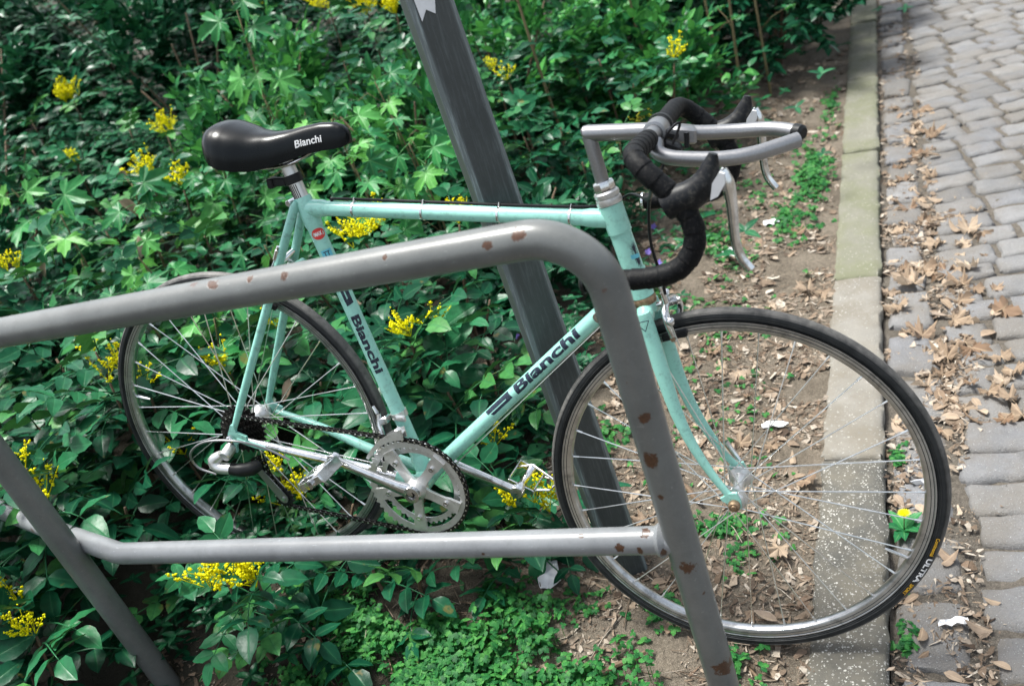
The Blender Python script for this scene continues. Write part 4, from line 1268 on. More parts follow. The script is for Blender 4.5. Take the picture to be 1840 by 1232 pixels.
for s in (-1, 1):
    lev = part('brake_lever')
    yy = s * 0.2055
    hood = catmull([V((0.940, yy, 0.513)), V((0.958, yy, 0.522)), V((0.977, yy, 0.530)), V((0.993, yy, 0.545)), V((1.001, yy, 0.566)), V((1.0050, yy, 0.5825))], 6)
    P_('hood', MB().tube(hood, [0.0190, 0.0212, 0.0205, 0.0182, 0.0120, 0.0058], 20, squash=(EY, 0.86)), 'rubber_hood', lev, st)
    P_('pivot_cap', MB().plate([(-0.006, -0.018), (0.004, -0.013), (0.0135, 0.004), (0.0125, 0.016), (0.006, 0.018), (-0.003, 0.004)], V((1.0075, yy - 0.001, 0.543)), EX, EZ, 0.029), 'white_plastic', lev, st)
    blade = catmull([V((1.0140, yy, 0.560)), V((1.0220, yy, 0.543)), V((1.0265, yy, 0.518)), V((1.0285, yy, 0.490)), V((1.0310, yy, 0.464)), V((1.0375, yy, 0.443)), V((1.0500, yy, 0.4260))], 5)
    P_('lever_blade', MB().tube(blade, [0.0085, 0.0092, 0.0076, 0.0068, 0.0064, 0.0066, 0.0064], 14, squash=(EY, 1.0)), 'chrome', lev, st)
clip = part('clip_on_bar')
nearp = catmull([V((0.900, -0.045, 0.566)), V((0.904, -0.060, 0.555)), V((0.922, -0.066, 0.5475)), V((0.955, -0.0655, 0.5435)), V((1.000, -0.061, 0.5415)), V((1.044, -0.0465, 0.5445)), V((1.098, -0.0125, 0.5535))], 6)
P_('extension_tube', MB().tube(nearp, 0.0112, 22), 'grey_alloy', clip, st)
farp = catmull([V((0.915, 0.034, 0.565)), V((0.950, 0.0375, 0.5600)), V((1.000, 0.043, 0.5585)), V((1.044, 0.0415, 0.5600)), V((1.072, 0.031, 0.5600)), V((1.098, 0.015, 0.5580))], 6)
P_('extension_tube', MB().tube(farp, 0.0112, 22), 'grey_alloy', clip, st)
dlast = (farp[-1] - farp[-3]).normalized()
P_('end_cap', MB().tube([farp[-1] - dlast * 0.008, farp[-1] + dlast * 0.004, farp[-1] + dlast * 0.008], [0.0122, 0.0122, 0.008], 18), 'black_plastic', clip, st)
mb = MB()
mb.box(V((0.930, 0.022, 0.5625)), V((0.018, 0.003, -0.003)), V((-0.003, 0.018, 0)), EZ * 0.0125, 0.004)
P_('clamp_block', mb, 'grey_alloy', clip, st)
mb = MB()
mb.box(V((0.908, -0.010, 0.572)), V((0.018, 0, -0.006)), EY * 0.010, EZ * 0.006, 0.003).box(V((0.918, -0.028, 0.556)), V((0.016, 0, -0.006)), EY * 0.012, EZ * 0.007, 0.003)
mb.lathe([(0.0188, -0.006), (0.0205, -0.005), (0.0205, 0.005), (0.0188, 0.006)], V((0.892, 0.030, 0.574)), EY, 24)
mb.cyl(V((0.938, -0.006, 0.548)), V((0.938, -0.006, 0.570)), 0.004, 8)
P_('clamp_strap', mb, 'black_plastic', clip, st)

cab = part('brake_cables')
sdv = lambda *a: V(a)
tu = V((-td.z, 0, td.x))
hseg = [SCp + td * 0.055 + tu * 0.0150, SCp + td * 0.075 + tu * 0.0175 + EY * 0.003, SCp + td * 0.30 + tu * 0.0168 + EY * 0.003, TTf - td * 0.06 + tu * 0.0172 + EY * 0.002, TTf - td * 0.01 + tu * 0.019 + EY * 0.024, V((0.845, 0.010, 0.474)), V((0.888, -0.06, 0.486)), V((0.912, -0.13, 0.520)), V((0.915, -0.18, 0.548))]
P_('rear_brake_cable', MB().tube(catmull(hseg, 8), 0.0026, 10), 'cable', cab)
fseg = [V((0.918, -0.16, 0.553)), V((0.906, -0.10, 0.52)), V((0.889, -0.060, 0.47)), V((0.886, -0.045, 0.41)), V((0.896, -0.032, 0.35)), V((0.900, -0.030, 0.322))]
P_('front_brake_cable', MB().tube(catmull(fseg, 8), 0.0026, 10), 'cable', cab)
loop = [V((0.905, -0.03, 0.545)), V((0.918, -0.036, 0.578)), V((0.934, -0.026, 0.590)), V((0.926, -0.030, 0.566)), V((0.910, -0.045, 0.53)), V((0.902, -0.06, 0.50))]
P_('cable_coil', MB().tube(catmull(loop, 8), 0.0020, 8), 'cable', cab)
clp = MB()
for t in (0.10, 0.235, 0.375, 0.50):
    q = SCp + td * t
    clp.lathe([(0.0139, -0.0022), (0.0148, -0.0018), (0.0148, 0.0018), (0.0139, 0.0022)], q, td, 24)
    clp.tube([q + tu * 0.0135, q + tu * 0.0215 + td * 0.001], [0.0022, 0.0013], 8)
P_split('cable_clip', clp, 'chrome', cab)
gw = MB()
gw.tube([bc - EY * 0.016 - dup_ * 0.014, BBp + dd * 0.03 - dup_ * 0.0215 - EY * 0.008], 0.0009, 6)
gw.tube([bc + EY * 0.016 - dup_ * 0.014, BBp + dd * 0.03 - dup_ * 0.0215 + EY * 0.008], 0.0009, 6)
P_split('shift_wire', gw, 'steel', cab)

# ------------------------------------------------------------------ foliage building blocks
GREENS = {
 'mahonia': leaf_mat('mahonia_leaf', [(0.003, 0.038, 0.018), (0.005, 0.058, 0.027), (0.009, 0.082, 0.036), (0.020, 0.13, 0.050), (0.065, 0.21, 0.045)], 0.32, (0.03, 0.13, 0.055), 0.05, 0.13, 60, dead=(0.13, 0.10, 0.03)),
 'maple': leaf_mat('maple_leaf', [(0.010, 0.095, 0.036), (0.020, 0.15, 0.05), (0.042, 0.23, 0.062), (0.11, 0.33, 0.06)], 0.38, (0.16, 0.38, 0.14), 0.17, 0.15, 70, vein_pow=14),
 'bush': leaf_mat('bush_leaf', [(0.007, 0.070, 0.026), (0.014, 0.115, 0.038), (0.030, 0.18, 0.05), (0.085, 0.31, 0.055)], 0.33, (0.07, 0.24, 0.08), 0.12, 0.17, 60, island=True),
 'dark': leaf_mat('evergreen_leaf', [(0.003, 0.038, 0.018), (0.006, 0.060, 0.028), (0.011, 0.088, 0.040), (0.03, 0.14, 0.05)], 0.30, (0.03, 0.14, 0.06), 0.06, 0.15, 60, island=True),
 'herb': leaf_mat('herb_leaf', [(0.008, 0.070, 0.020), (0.017, 0.115, 0.030), (0.036, 0.185, 0.04), (0.075, 0.26, 0.055)], 0.5, (0.12, 0.33, 0.10), 0.28, 0.15, 90, island=True),
 'vine': leaf_mat('vine_leaf', [(0.004, 0.046, 0.020), (0.008, 0.070, 0.029), (0.018, 0.115, 0.043)], 0.30, (0.04, 0.17, 0.06), 0.06, 0.13, 90, island=True),
 'dry': leaf_mat('dry_leaf', [(0.19, 0.132, 0.088), (0.31, 0.235, 0.168), (0.38, 0.30, 0.225), (0.165, 0.10, 0.06), (0.43, 0.36, 0.285)], 0.75, (0.60, 0.46, 0.31), 0.18, 0.25, 60, vein_pow=18),
 'litter': leaf_mat('litter', [(0.075, 0.05, 0.033), (0.20, 0.15, 0.108), (0.04, 0.027, 0.019), (0.34, 0.275, 0.21), (0.12, 0.083, 0.056), (0.45, 0.40, 0.335), (0.16, 0.11, 0.076), (0.27, 0.21, 0.152)], 0.85, None, 0.0, 0.2, 120, island=True),
}
def wood(name, col): return simple(name, col, 0.8, 0, 0.4, 120, 0.4)
M['stem_brown'] = wood('woody_stem', (0.13, 0.085, 0.05))
M['stem_green'] = wood('green_stem', (0.10, 0.15, 0.05))
M['stem_red'] = wood('leaf_stalk', (0.16, 0.13, 0.06))
M['flower'] = leaf_mat('yellow_flower', [(0.45, 0.44, 0.01), (0.72, 0.62, 0.004), (0.82, 0.76, 0.006), (0.88, 0.83, 0.01), (0.90, 0.86, 0.03)], 0.6, None, 0.3, 0.1, 200, island=True, mott=0.1)
M['bud'] = leaf_mat('flower_bud', [(0.25, 0.33, 0.03), (0.55, 0.50, 0.03), (0.70, 0.56, 0.02)], 0.6, None, 0.15, 0.3, 200, island=True)
M['purple'] = leaf_mat('violet_petal', [(0.22, 0.16, 0.62), (0.33, 0.25, 0.75)], 0.6, None, 0.2, 0.3)
M['paper'] = simple('paper_white', (0.72, 0.73, 0.75), 0.7, 0, 0.15, 60, 0.1)

def add_leaflet(mb, base, d, n, L, W, rng, spiny=True, segs=7, fold=0.25, droop=0.3):
    """oval blade along d with normal n: raised halves, drooping tip, toothed edge"""
    d = d.normalized(); n = (n - d * n.dot(d)).normalized(); s = d.cross(n)
    b = len(mb.v)
    wob = rng.uniform(-0.25, 0.25)
    for k in range(segs + 1):
        t = k / segs
        w = W * 0.5 * (math.sin(math.pi * min(1, t ** 0.80 * 0.985 + 0.015)) ** 0.75) * (1.06 - 0.12 * t)
        if k == segs: w = W * 0.015
        c = base + d * (L * t) - n * (droop * L * t * t) + s * (wob * L * 0.18 * math.sin(t * 2.4))
        tooth = 1.0 + (0.09 if (spiny and k % 2) else 0.0)
        ripple = math.sin(k * 2.1 + wob * 9) * 0.02 * L * (1 if spiny else 0.5)
        mb.v.append(c + s * (w * tooth) + n * (fold * w + ripple)); mb.vein.append(0.0)
        mb.v.append(c); mb.vein.append(1.0)
        mb.v.append(c - s * (w * tooth) + n * (fold * w - ripple)); mb.vein.append(0.0)
    for k in range(segs):
        q = b + k * 3
        mb.f.append((q, q + 3, q + 4, q + 1)); mb.f.append((q + 1, q + 4, q + 5, q + 2))

def mahonia_leaf_mesh(seed, pairs=3):
    """compound leaf along +x, about 0.2 long: stalk with paired glossy leaflets and one at the tip"""
    rng = random.Random(seed); mb = MB()
    Lr = 0.165; rp = []
    def rach(t): return V((Lr * t, 0.006 * math.sin(t * 3 + seed), 0.012 * math.sin(t * 2.2) - 0.035 * t * t))
    for k in range(7): rp.append(rach(k / 6))
    mb.tube(rp, [0.0022, 0.0017, 0.0012], 5)
    mb.vein += [1.0] * (len(mb.v) - len(mb.vein))
    for k in range(pairs):
        t = 0.30 + 0.62 * k / max(1, pairs - 1) - 0.04
        for s in (-1, 1):
            L = rng.uniform(0.056, 0.074) * (0.86 + 0.16 * math.sin(math.pi * (k + 1) / (pairs + 1))); W = L * rng.uniform(0.50, 0.62)
            a = R(rng.uniform(52, 74))
            d = V((math.cos(a), s * math.sin(a), rng.uniform(-0.18, 0.10)))
            n = V((rng.uniform(-0.25, 0.1), s * rng.uniform(-0.15, 0.30), 1))
            add_leaflet(mb, rach(t) + V((0, s * 0.002, 0)), d, n, L, W, rng, True, 7, rng.uniform(0.12, 0.34), rng.uniform(0.05, 0.28))
    d = rach(1) - rach(0.85)
    L = rng.uniform(0.062, 0.08)
    add_leaflet(mb, rach(1), d + V((0, rng.uniform(-0.004, 0.004), 0)), V((0, rng.uniform(-0.2, 0.2), 1)), L, L * 0.56, rng, True, 7, 0.22, 0.25)
    return mb.mesh('mahonia_leaf', GREENS['mahonia'], True, None)

def lobed_leaf_mb(mb, rng, size, base=V((0, 0, 0)), d=V((1, 0, 0)), n=V((0, 0, 1)), curl=0.25, petiole=0.9, lobes=5, crumple=0.0):
    """palmate leaf: pointed toothed lobes radiating from the stalk's end"""
    d = d.normalized(); n = (n - d * n.dot(d)).normalized(); s = n.cross(d)
    if petiole > 0:
        b0 = len(mb.v)
        mb.tube([base - d * (size * petiole) - n * (size * petiole * 0.45), base - d * (size * petiole * 0.4) - n * (size * petiole * 0.1), base], [0.0011, 0.0009, 0.0009], 4)
        mb.vein += [1.0] * (len(mb.v) - b0)
    c0 = len(mb.v)
    mb.v.append(base); mb.vein.append(1.0)
    angs = {5: (-108, -54, 0, 54, 108), 3: (-62, 0, 62)}[lobes]
    lens = {5: (0.58, 0.86, 1.0, 0.86, 0.58), 3: (0.8, 1.0, 0.8)}[lobes]
    prof = []
    gap = 54 if lobes == 5 else 62
    for a, l in zip(angs, lens):
        l *= rng.uniform(0.92, 1.08)
        for da, rl, v in ((-0.36, 0.60, 0.15), (-0.25, 0.80, 0.1), (-0.13, 0.78, 0.5), (0, 1.0, 1.0), (0.13, 0.78, 0.5), (0.25, 0.80, 0.1), (0.36, 0.60, 0.15)):
            prof.append((a + da * gap, rl * l, v))
        prof.append((a + 0.5 * gap, 0.46 * l, 0.0))
    prof = prof[:-1]
    first = (angs[0] - 0.62 * gap, 0.26, 0.0); last = (angs[-1] + 0.62 * gap, 0.26, 0.0)
    prof = [first] + prof + [last]
    ph = rng.uniform(0, 6)
    for a, r_, v in prof:
        a_ = R(a); x = r_ * math.cos(a_) * size; y = r_ * math.sin(a_) * size
        z = -curl * size * r_ * r_ + 0.10 * size * (1 - v) * (r_ > 0.3) + 0.07 * size * math.sin(a_ * 2.5 + ph) * r_
        mb.v.append(base + d * x + s * y + n * z); mb.vein.append(v)
    for k in range(len(prof) - 1): mb.f.append((c0, c0 + 1 + k, c0 + 2 + k))
    if crumple:
        for q in range(c0, len(mb.v)):
            p = mb.v[q]; mb.v[q] = p + n * (crumple * size * (noise.noise(p * (2.2 / size)) + 0.6 * rng.uniform(-.5, .5))) - (p - base) * (crumple * 0.35 * rng.random())

def maple_leaf_mesh(seed, name='maple_leaf', mat='maple', curl=None, petiole=0.9):
    rng = random.Random(seed); mb = MB()
    lobed_leaf_mb(mb, rng, 0.062, curl=rng.uniform(0.1, 0.4) if curl is None else curl, petiole=petiole, crumple=0.45 if mat == 'dry' else 0.0)
    return mb.mesh(name, GREENS[mat], True, None)

def twig_mesh(seed, mat, n=11, leaf=0.045, ratio=0.5, length=0.17):
    """leafy twig along +x"""
    rng = random.Random(seed); mb = MB()
    pts = catmull([V((length * t, rng.uniform(-0.012, 0.012), rng.uniform(-0.01, 0.012) - 0.02 * t * t)) for t in (0, 0.33, 0.66, 1)], 3)
    mb.tube(pts, [0.0018, 0.0014, 0.0008], 4); mb.vein += [0.5] * (len(mb.v) - len(mb.vein))
    for k in range(n):
        t = 0.12 + 0.88 * k / (n - 1); p = pts[min(len(pts) - 1, int(t * (len(pts) - 1)))]
        a = k * 2.4 + rng.uniform(-0.5, 0.5); sp = rng.uniform(0.5, 1.0)
        d = V((rng.uniform(0.3, 0.9) if k < n - 1 else 1.0, sp * math.cos(a), 0.5 * sp * math.sin(a)))
        L = leaf * rng.uniform(0.7, 1.2)
        add_leaflet(mb, p + d.normalized() * 0.004, d, V((rng.uniform(-0.3, 0.3), rng.uniform(-0.5, 0.5), 1)), L, L * ratio * rng.uniform(0.85, 1.15), rng, False, 4, rng.uniform(0.1, 0.4), rng.uniform(0.05, 0.4))
    return mb.mesh('leafy_twig', GREENS[mat], True, None)

def flower_mesh(seed, bud=False):
    """cluster of short upright racemes packed with small round yellow flowers, about 0.06 across"""
    rng = random.Random(seed); mb = MB()
    for q in range(rng.randint(4, 7)):
        a = rng.uniform(0, 6.28); tilt = rng.uniform(0.1, 1.15)
        d = V((math.sin(tilt) * math.cos(a), math.sin(tilt) * math.sin(a), math.cos(tilt)))
        L = rng.uniform(0.026, 0.062)
        mb.tube([V((0, 0, -0.008)), d * L], [0.0009, 0.0006], 3, cap=False)
        for k in range(rng.randint(8, 22)):
            t = rng.uniform(0.3, 1.1); o = V((rng.gauss(0, 1), rng.gauss(0, 1), rng.gauss(0, 1))).normalized() * rng.uniform(0.002, 0.009) * (1.25 - 0.55 * t)
            b0 = len(mb.v); rr = rng.uniform(0.0012, 0.0029) * (0.75 if bud else 1.0)
            mb.ball(d * (L * t) + o, rr, 5, 4, (rng.uniform(.7, 1.25), rng.uniform(.7, 1.25), rng.uniform(.6, 1.1)))
            for q_ in range(b0, len(mb.v)): mb.v[q_] = mb.v[q_] + V((rng.uniform(-1, 1), rng.uniform(-1, 1), rng.uniform(-1, 1))) * rr * 0.35
    return mb.mesh('flower_cluster', M['bud' if bud else 'flower'], True, None)

MAHO = [mahonia_leaf_mesh(k, 2 + (k % 3 > 0)) for k in range(9)]
MAPL = [maple_leaf_mesh(40 + k) for k in range(7)]
TWB = [twig_mesh(60 + k, 'bush', 17, 0.056, 0.58, 0.21) for k in range(6)]
TWD = [twig_mesh(80 + k, 'dark', 19, 0.050, 0.52, 0.21) for k in range(6)]
FLOW = [flower_mesh(90 + k) for k in range(5)]
BUDS = [flower_mesh(97 + k, True) for k in range(3)]
DRYM = [maple_leaf_mesh(120 + k, 'dry_leaf', 'dry', c, 0.35) for k, c in enumerate((0.15, -0.35, 0.5, -0.6, 0.75, 0.3, -0.15, -0.8, 0.9, -0.45, 0.05, 0.6))]
def oval_dry(seed):
    rng = random.Random(seed); mb = MB()
    add_leaflet(mb, V((-0.03, 0, 0)), V((1, 0, 0)), V((0, 0, 1)), 0.06, 0.026, rng, False, 6, rng.choice((-0.8, 0.7, 0.3)), rng.uniform(-0.4, 0.5))
    return mb.mesh('dry_leaf', GREENS['dry'], True, None)
DRYO = [oval_dry(140 + k) for k in range(5)]

def orient(p, d, n, s):
    d = V(d).normalized(); n = V(n); n = (n - d * n.dot(d))
    n = n.normalized() if n.length > 1e-5 else perp(d)[0]
    y = n.cross(d)
    m = Matrix.Identity(4)
    for i in range(3): m[i][0] = d[i] * s; m[i][1] = y[i] * s; m[i][2] = n[i] * s; m[i][3] = p[i]
    return m

rng = random.Random(11)
def rosette(root, base, top, nl, sc, flower=None, spread_=1.0, fn=1):
    """one woody stem of a shrub: a whorl of compound leaves near its top, flowers at the tip (positions local to root)"""
    mid = base.lerp(top, 0.5) + V((rng.uniform(-.02, .02), rng.uniform(-.02, .02), 0))
    mb = MB().tube(catmull([base, mid, top], 4), [0.0055, 0.004, 0.003], 6)
    link('stem', mb.mesh('stem', M['stem_brown'], True, None), root)
    a0 = rng.uniform(0, 6.28)
    for k in range(nl):
        a = a0 + k * 2.399 + rng.uniform(-0.25, 0.25)
        t = k / max(1, nl - 1)
        el = (0.75 - 1.05 * t) * spread_ + rng.uniform(-0.2, 0.2)
        p = top - (top - mid).normalized() * (0.01 + 0.10 * t * sc)
        d = V((math.cos(a) * math.cos(el), math.sin(a) * math.cos(el), math.sin(el)))
        n = V((-math.cos(a) * math.sin(el) * 0.9, -math.sin(a) * math.sin(el) * 0.9, math.cos(el) + 0.35)) + V((rng.uniform(-.3, .3), rng.uniform(-.3, .3), 0))
        link('leaf', rng.choice(MAHO), root, orient(p, d, n, sc * rng.uniform(0.8, 1.12)))
    if flower:
        for q in range(fn):
            off = V((rng.uniform(-.036, .036), rng.uniform(-.036, .036), rng.uniform(-.010, .022))) * (1 if q else 0)
            link('flower_cluster', rng.choice(BUDS if flower == 'bud' else FLOW), root, orient(top + V((0, 0, 0.012)) + off, (math.cos(a0), math.sin(a0), 0), (rng.uniform(-.3, .3), rng.uniform(-.3, .3), 1), rng.uniform(0.95, 1.55)))

# ------------------------------------------------------------------ flowering shrubs
def shrub(label, tips, group='flowering shrubs in the bed'):
    """tips: (x, y, z of the stem's tip, leaves, leaf scale, flower kind or None, clusters)"""
    cx = sum(t[0] for t in tips) / len(tips); cy = sum(t[1] for t in tips) / len(tips)
    z0 = terr(cx, cy)
    root = empty('mahonia_shrub', (cx, cy, z0)); tag(root, label, 'shrub', group)
    for (x, y, z, nl, sc, fl, fn) in tips:
        gx = cx + (x - cx) * 0.75; gy = cy + (y - cy) * 0.75
        rosette(root, V((gx - cx, gy - cy, terr(gx, gy) - z0 - 0.03)), V((x - cx, y - cy, z - z0)), nl, sc * (1.08 if y < 1.95 else 1.0), fl, 1.0, fn)
    return root
F, Bd, N_ = 'flower', 'bud', None
shrub('glossy dark green mahonia with three yellow flower tufts left of the rear wheel',
      [(-1.86, 1.52, .60, 8, .95, F, 1), (-1.76, 1.43, .56, 8, 1.0, F, 2), (-1.70, 1.47, .52, 7, .9, F, 1), (-1.98, 1.36, .50, 9, 1.0, N_, 0), (-2.08, 1.58, .56, 9, 1.0, N_, 0), (-1.90, 1.28, .44, 8, 1.0, N_, 0), (-2.25, 1.42, .54, 8, 1.0, N_, 0)])
shrub('mahonia with small yellow tufts behind the left post of the rack',
      [(-1.78, 1.15, .53, 8, .95, F, 1), (-1.74, 1.12, .46, 7, .9, F, 1), (-2.00, 1.10, .46, 9, 1.0, N_, 0), (-2.15, 1.24, .50, 9, 1.0, N_, 0), (-1.88, 1.19, .40, 8, 1.0, N_, 0), (-2.40, 1.15, .5, 8, 1.0, N_, 0), (-1.66, 1.22, .36, 7, .9, N_, 0)])
shrub('mahonia in the lower left corner in front of the rack with yellow flowers',
      [(-1.71, .925, .27, 7, .9, F, 2), (-1.78, .975, .30, 7, .9, F, 1), (-1.74, .80, .24, 8, 1.05, N_, 0), (-1.88, .84, .30, 9, 1.1, N_, 0), (-1.70, .72, .20, 8, 1.1, N_, 0), (-1.95, 1.0, .34, 8, 1.05, N_, 0)])
shrub('low mahonia with bright yellow flowers just below the bent lower rail',
      [(-1.285, 1.055, .31, 5, .72, F, 3), (-1.225, 1.07, .305, 5, .75, F, 3), (-1.25, 1.10, .20, 6, .95, N_, 0), (-1.17, 1.09, .15, 5, .9, N_, 0), (-1.56, 1.16, .2, 6, .85, N_, 0)])
shrub('mahonia with yellow spikes under the rear derailleur',
      [(-1.37, 1.41, .31, 5, .75, F, 2), (-1.33, 1.40, .23, 6, .8, F, 2), (-1.64, 1.42, .35, 7, .9, F, 1), (-1.46, 1.43, .30, 7, .9, N_, 0), (-1.21, 1.40, .21, 6, .85, N_, 0), (-1.30, 1.16, .13, 4, .8, N_, 0)])
shrub('leafy mahonia seen through the spokes of the rear wheel',
      [(-1.50, 1.74, .48, 8, .9, F, 1), (-1.57, 1.60, .46, 8, .9, F, 1), (-1.64, 1.78, .46, 9, 1.0, N_, 0), (-1.37, 1.66, .38, 8, .95, N_, 0), (-1.74, 1.68, .46, 9, .95, N_, 0), (-1.22, 1.57, .29, 8, .9, N_, 0), (-1.32, 1.53, .30, 8, .9, N_, 0), (-1.85, 1.85, .5, 9, 1.0, N_, 0)])
shrub('large leaved mahonia with a yellow flower head between seat tube and down tube',
      [(-1.13, 1.74, .44, 8, .95, F, 2), (-1.08, 1.77, .43, 7, .9, F, 1), (-1.02, 1.64, .34, 8, 1.1, N_, 0), (-1.16, 1.60, .35, 8, 1.05, N_, 0), (-.96, 1.76, .28, 7, .9, N_, 0), (-1.07, 1.52, .26, 7, 1.05, N_, 0), (-1.22, 1.83, .42, 8, .95, N_, 0)])
shrub('low mahonia with small yellow tufts behind the chainring',
      [(-1.05, 1.45, .20, 6, .85, F, 1), (-.93, 1.60, .20, 6, .75, F, 1), (-.97, 1.48, .18, 6, .95, N_, 0), (-.88, 1.43, .14, 6, .9, N_, 0), (-1.12, 1.45, .22, 7, .95, N_, 0)])
shrub('low mahonia with flat yellow flower heads left of the front tyre',
      [(-.80, 1.385, .20, 5, .8, F, 2), (-.735, 1.395, .185, 5, .7, F, 2), (-.88, 1.40, .15, 7, 1.1, N_, 0), (-.84, 1.32, .12, 5, .8, N_, 0)])
shrub('low dark mahonia leaves hanging beneath the middle of the lower rail',
      [(-.96, 1.22, .19, 5, .7, N_, 0), (-1.07, 1.21, .21, 5, .75, N_, 0)])
shrub('mahonia with a dense yellow flower head under the top tube',
      [(-1.37, 2.07, .57, 7, .75, F, 6), (-1.14, 2.19, .53, 6, .7, F, 3), (-1.27, 2.03, .48, 8, .85, N_, 0), (-1.52, 1.98, .50, 8, .85, N_, 0), (-1.05, 2.05, .36, 7, .8, N_, 0), (-1.62, 2.12, .56, 8, .85, N_, 0)])
shrub('mahonia with sparse yellow buds behind the saddle',
      [(-2.16, 2.38, .72, 8, .8, F, 2), (-2.38, 2.49, .73, 8, .8, F, 3), (-2.55, 2.85, .80, 8, .8, F, 4), (-2.30, 2.25, .62, 8, .85, N_, 0), (-2.48, 2.30, .64, 9, .9, N_, 0), (-2.02, 2.22, .60, 8, .85, N_, 0), (-2.70, 2.50, .70, 9, .9, N_, 0)])
shrub('mahonia at the left edge with a yellow tuft above the rail end',
      [(-2.47, 1.92, .69, 8, .85, F, 2), (-2.35, 1.80, .60, 9, .95, N_, 0), (-2.62, 1.88, .64, 9, .95, N_, 0), (-2.20, 1.95, .58, 9, .9, N_, 0), (-2.50, 1.66, .58, 9, .95, N_, 0), (-2.05, 1.80, .54, 8, .9, N_, 0)])
shrub('mahonia with a tall bright yellow flower spray at the upper left',
      [(-3.31, 3.25, .94, 7, .8, F, 7), (-2.98, 2.79, .77, 8, .8, F, 2), (-3.15, 2.95, .78, 9, .85, N_, 0), (-3.40, 3.00, .82, 9, .85, N_, 0), (-2.90, 3.05, .80, 8, .8, N_, 0), (-3.60, 3.25, .90, 9, .9, N_, 0)])
shrub('mahonia with several yellow tufts at the top beside the post',
      [(-1.89, 3.45, .96, 7, .8, F, 5), (-2.20, 3.70, .98, 7, .8, F, 3), (-1.74, 3.39, .94, 7, .8, F, 4), (-1.95, 3.25, .84, 8, .85, N_, 0), (-2.80, 4.08, 1.01, 7, .8, F, 2), (-1.70, 3.15, .76, 8, .85, N_, 0)])
shrub('mahonia with two yellow tufts right of the post',
      [(-1.36, 3.26, .68, 7, .8, F, 2), (-1.28, 3.17, .65, 7, .8, F, 1), (-1.08, 3.02, .50, 8, .95, N_, 0), (-.98, 2.86, .42, 8, .95, N_, 0), (-1.18, 2.92, .52, 8, .9, N_, 0), (-1.30, 2.95, .55, 8, .9, N_, 0), (-.90, 3.08, .42, 7, .85, N_, 0)])
shrub('mahonia with one small yellow tuft near the handlebar background',
      [(-.76, 3.52, .53, 7, .75, F, 1), (-.90, 3.40, .50, 8, .85, N_, 0), (-1.05, 3.55, .58, 8, .85, N_, 0), (-.82, 3.20, .40, 7, .8, Bd, 1), (-1.20, 3.70, .64, 8, .85, N_, 0)])

# ------------------------------------------------------------------ maple seedlings
def sapling(label, x, y, z, n, spr, sc, name='maple_seedling'):
    z0 = terr(x, y)
    root = empty(name, (x, y, z0)); tag(root, label, 'seedling', 'young maples in the bed')
    h = z - z0
    lean = V((rng.uniform(-.06, .06), rng.uniform(-.06, .06), 0))
    top = V((0, 0, h)) + lean
    pts = catmull([V((0, 0, -0.03)), V((0, 0, h * 0.5)) + lean * 0.3, top], 5)
    link('stem', MB().tube(pts, [0.004, 0.003, 0.002], 6).mesh('stem', M['stem_red'], True, None), root)
    for k in range(n):
        t = 1 - 0.62 * (k / n); p = V((0, 0, h * t)) + lean * t
        a = k * 1.88 + rng.uniform(-.4, .4)
        out = spr * rng.uniform(0.45, 1.0) * (0.55 + 0.45 * (k / n))
        pos = p + V((math.cos(a) * out, math.sin(a) * out, rng.uniform(-.02, .07)))
        d = V((math.cos(a), math.sin(a), rng.uniform(-.75, -.1)))
        s = sc * rng.uniform(0.75, 1.2)
        link('leaf', rng.choice(MAPL), root, orient(pos, d, (rng.uniform(-.1, .6), rng.uniform(-.9, -.2), .8), s * 1.12))
        st_ = pos - d.normalized() * (0.05 * s)
        if k % 2 == 0: link('leaf_stalk', MB().tube([p - V((0, 0, .02)), p.lerp(st_, 0.5) + V((0, 0, .012)), st_ - V((0, 0, 0.02 * s))], 0.0011, 4).mesh('leaf_stalk', M['stem_red'], True, None), root)
sapling('maple seedling with jagged pale leaves at the left above the rail', -2.36, 2.06, .80, 12, .15, 1.25)
sapling('maple seedling with a big star shaped leaf left of the saddle', -2.22, 2.20, .80, 10, .13, 1.35)
sapling('maple seedling just above the rear tyre', -1.84, 1.73, .63, 12, .15, 1.15)
sapling('light green maple seedling above the saddle', -1.89, 2.67, .90, 16, .19, 1.1)
sapling('light green maple seedling right of the saddle nose', -1.53, 2.44, .83, 16, .19, 1.05)
sapling('pale maple seedling left of the post', -1.46, 2.68, .86, 16, .2, 1.05)
sapling('tall bright maple seedling reaching the top edge', -2.02, 2.74, 1.16, 14, .16, 1.25)
sapling('maple seedling with mottled leaves behind the rear wheel spokes', -1.72, 1.72, .55, 10, .13, 1.2)
sapling('maple seedling behind the seat stays', -1.64, 2.03, .63, 12, .15, 1.0)
sapling('maple seedling between seat tube and post', -1.31, 2.44, .72, 14, .16, 1.0)
sapling('maple seedling at the left edge', -2.75, 2.33, .83, 12, .16, 1.1)
sapling('small maple seedling under the left rail', -1.97, 1.97, .67, 10, .14, 1.1)
sapling('bright maple seedling below the saddle', -1.46, 2.33, .70, 14, .17, 1.0)
sapling('large leaved maple seedling behind the saddle', -2.05, 2.42, .78, 12, .16, 1.05)

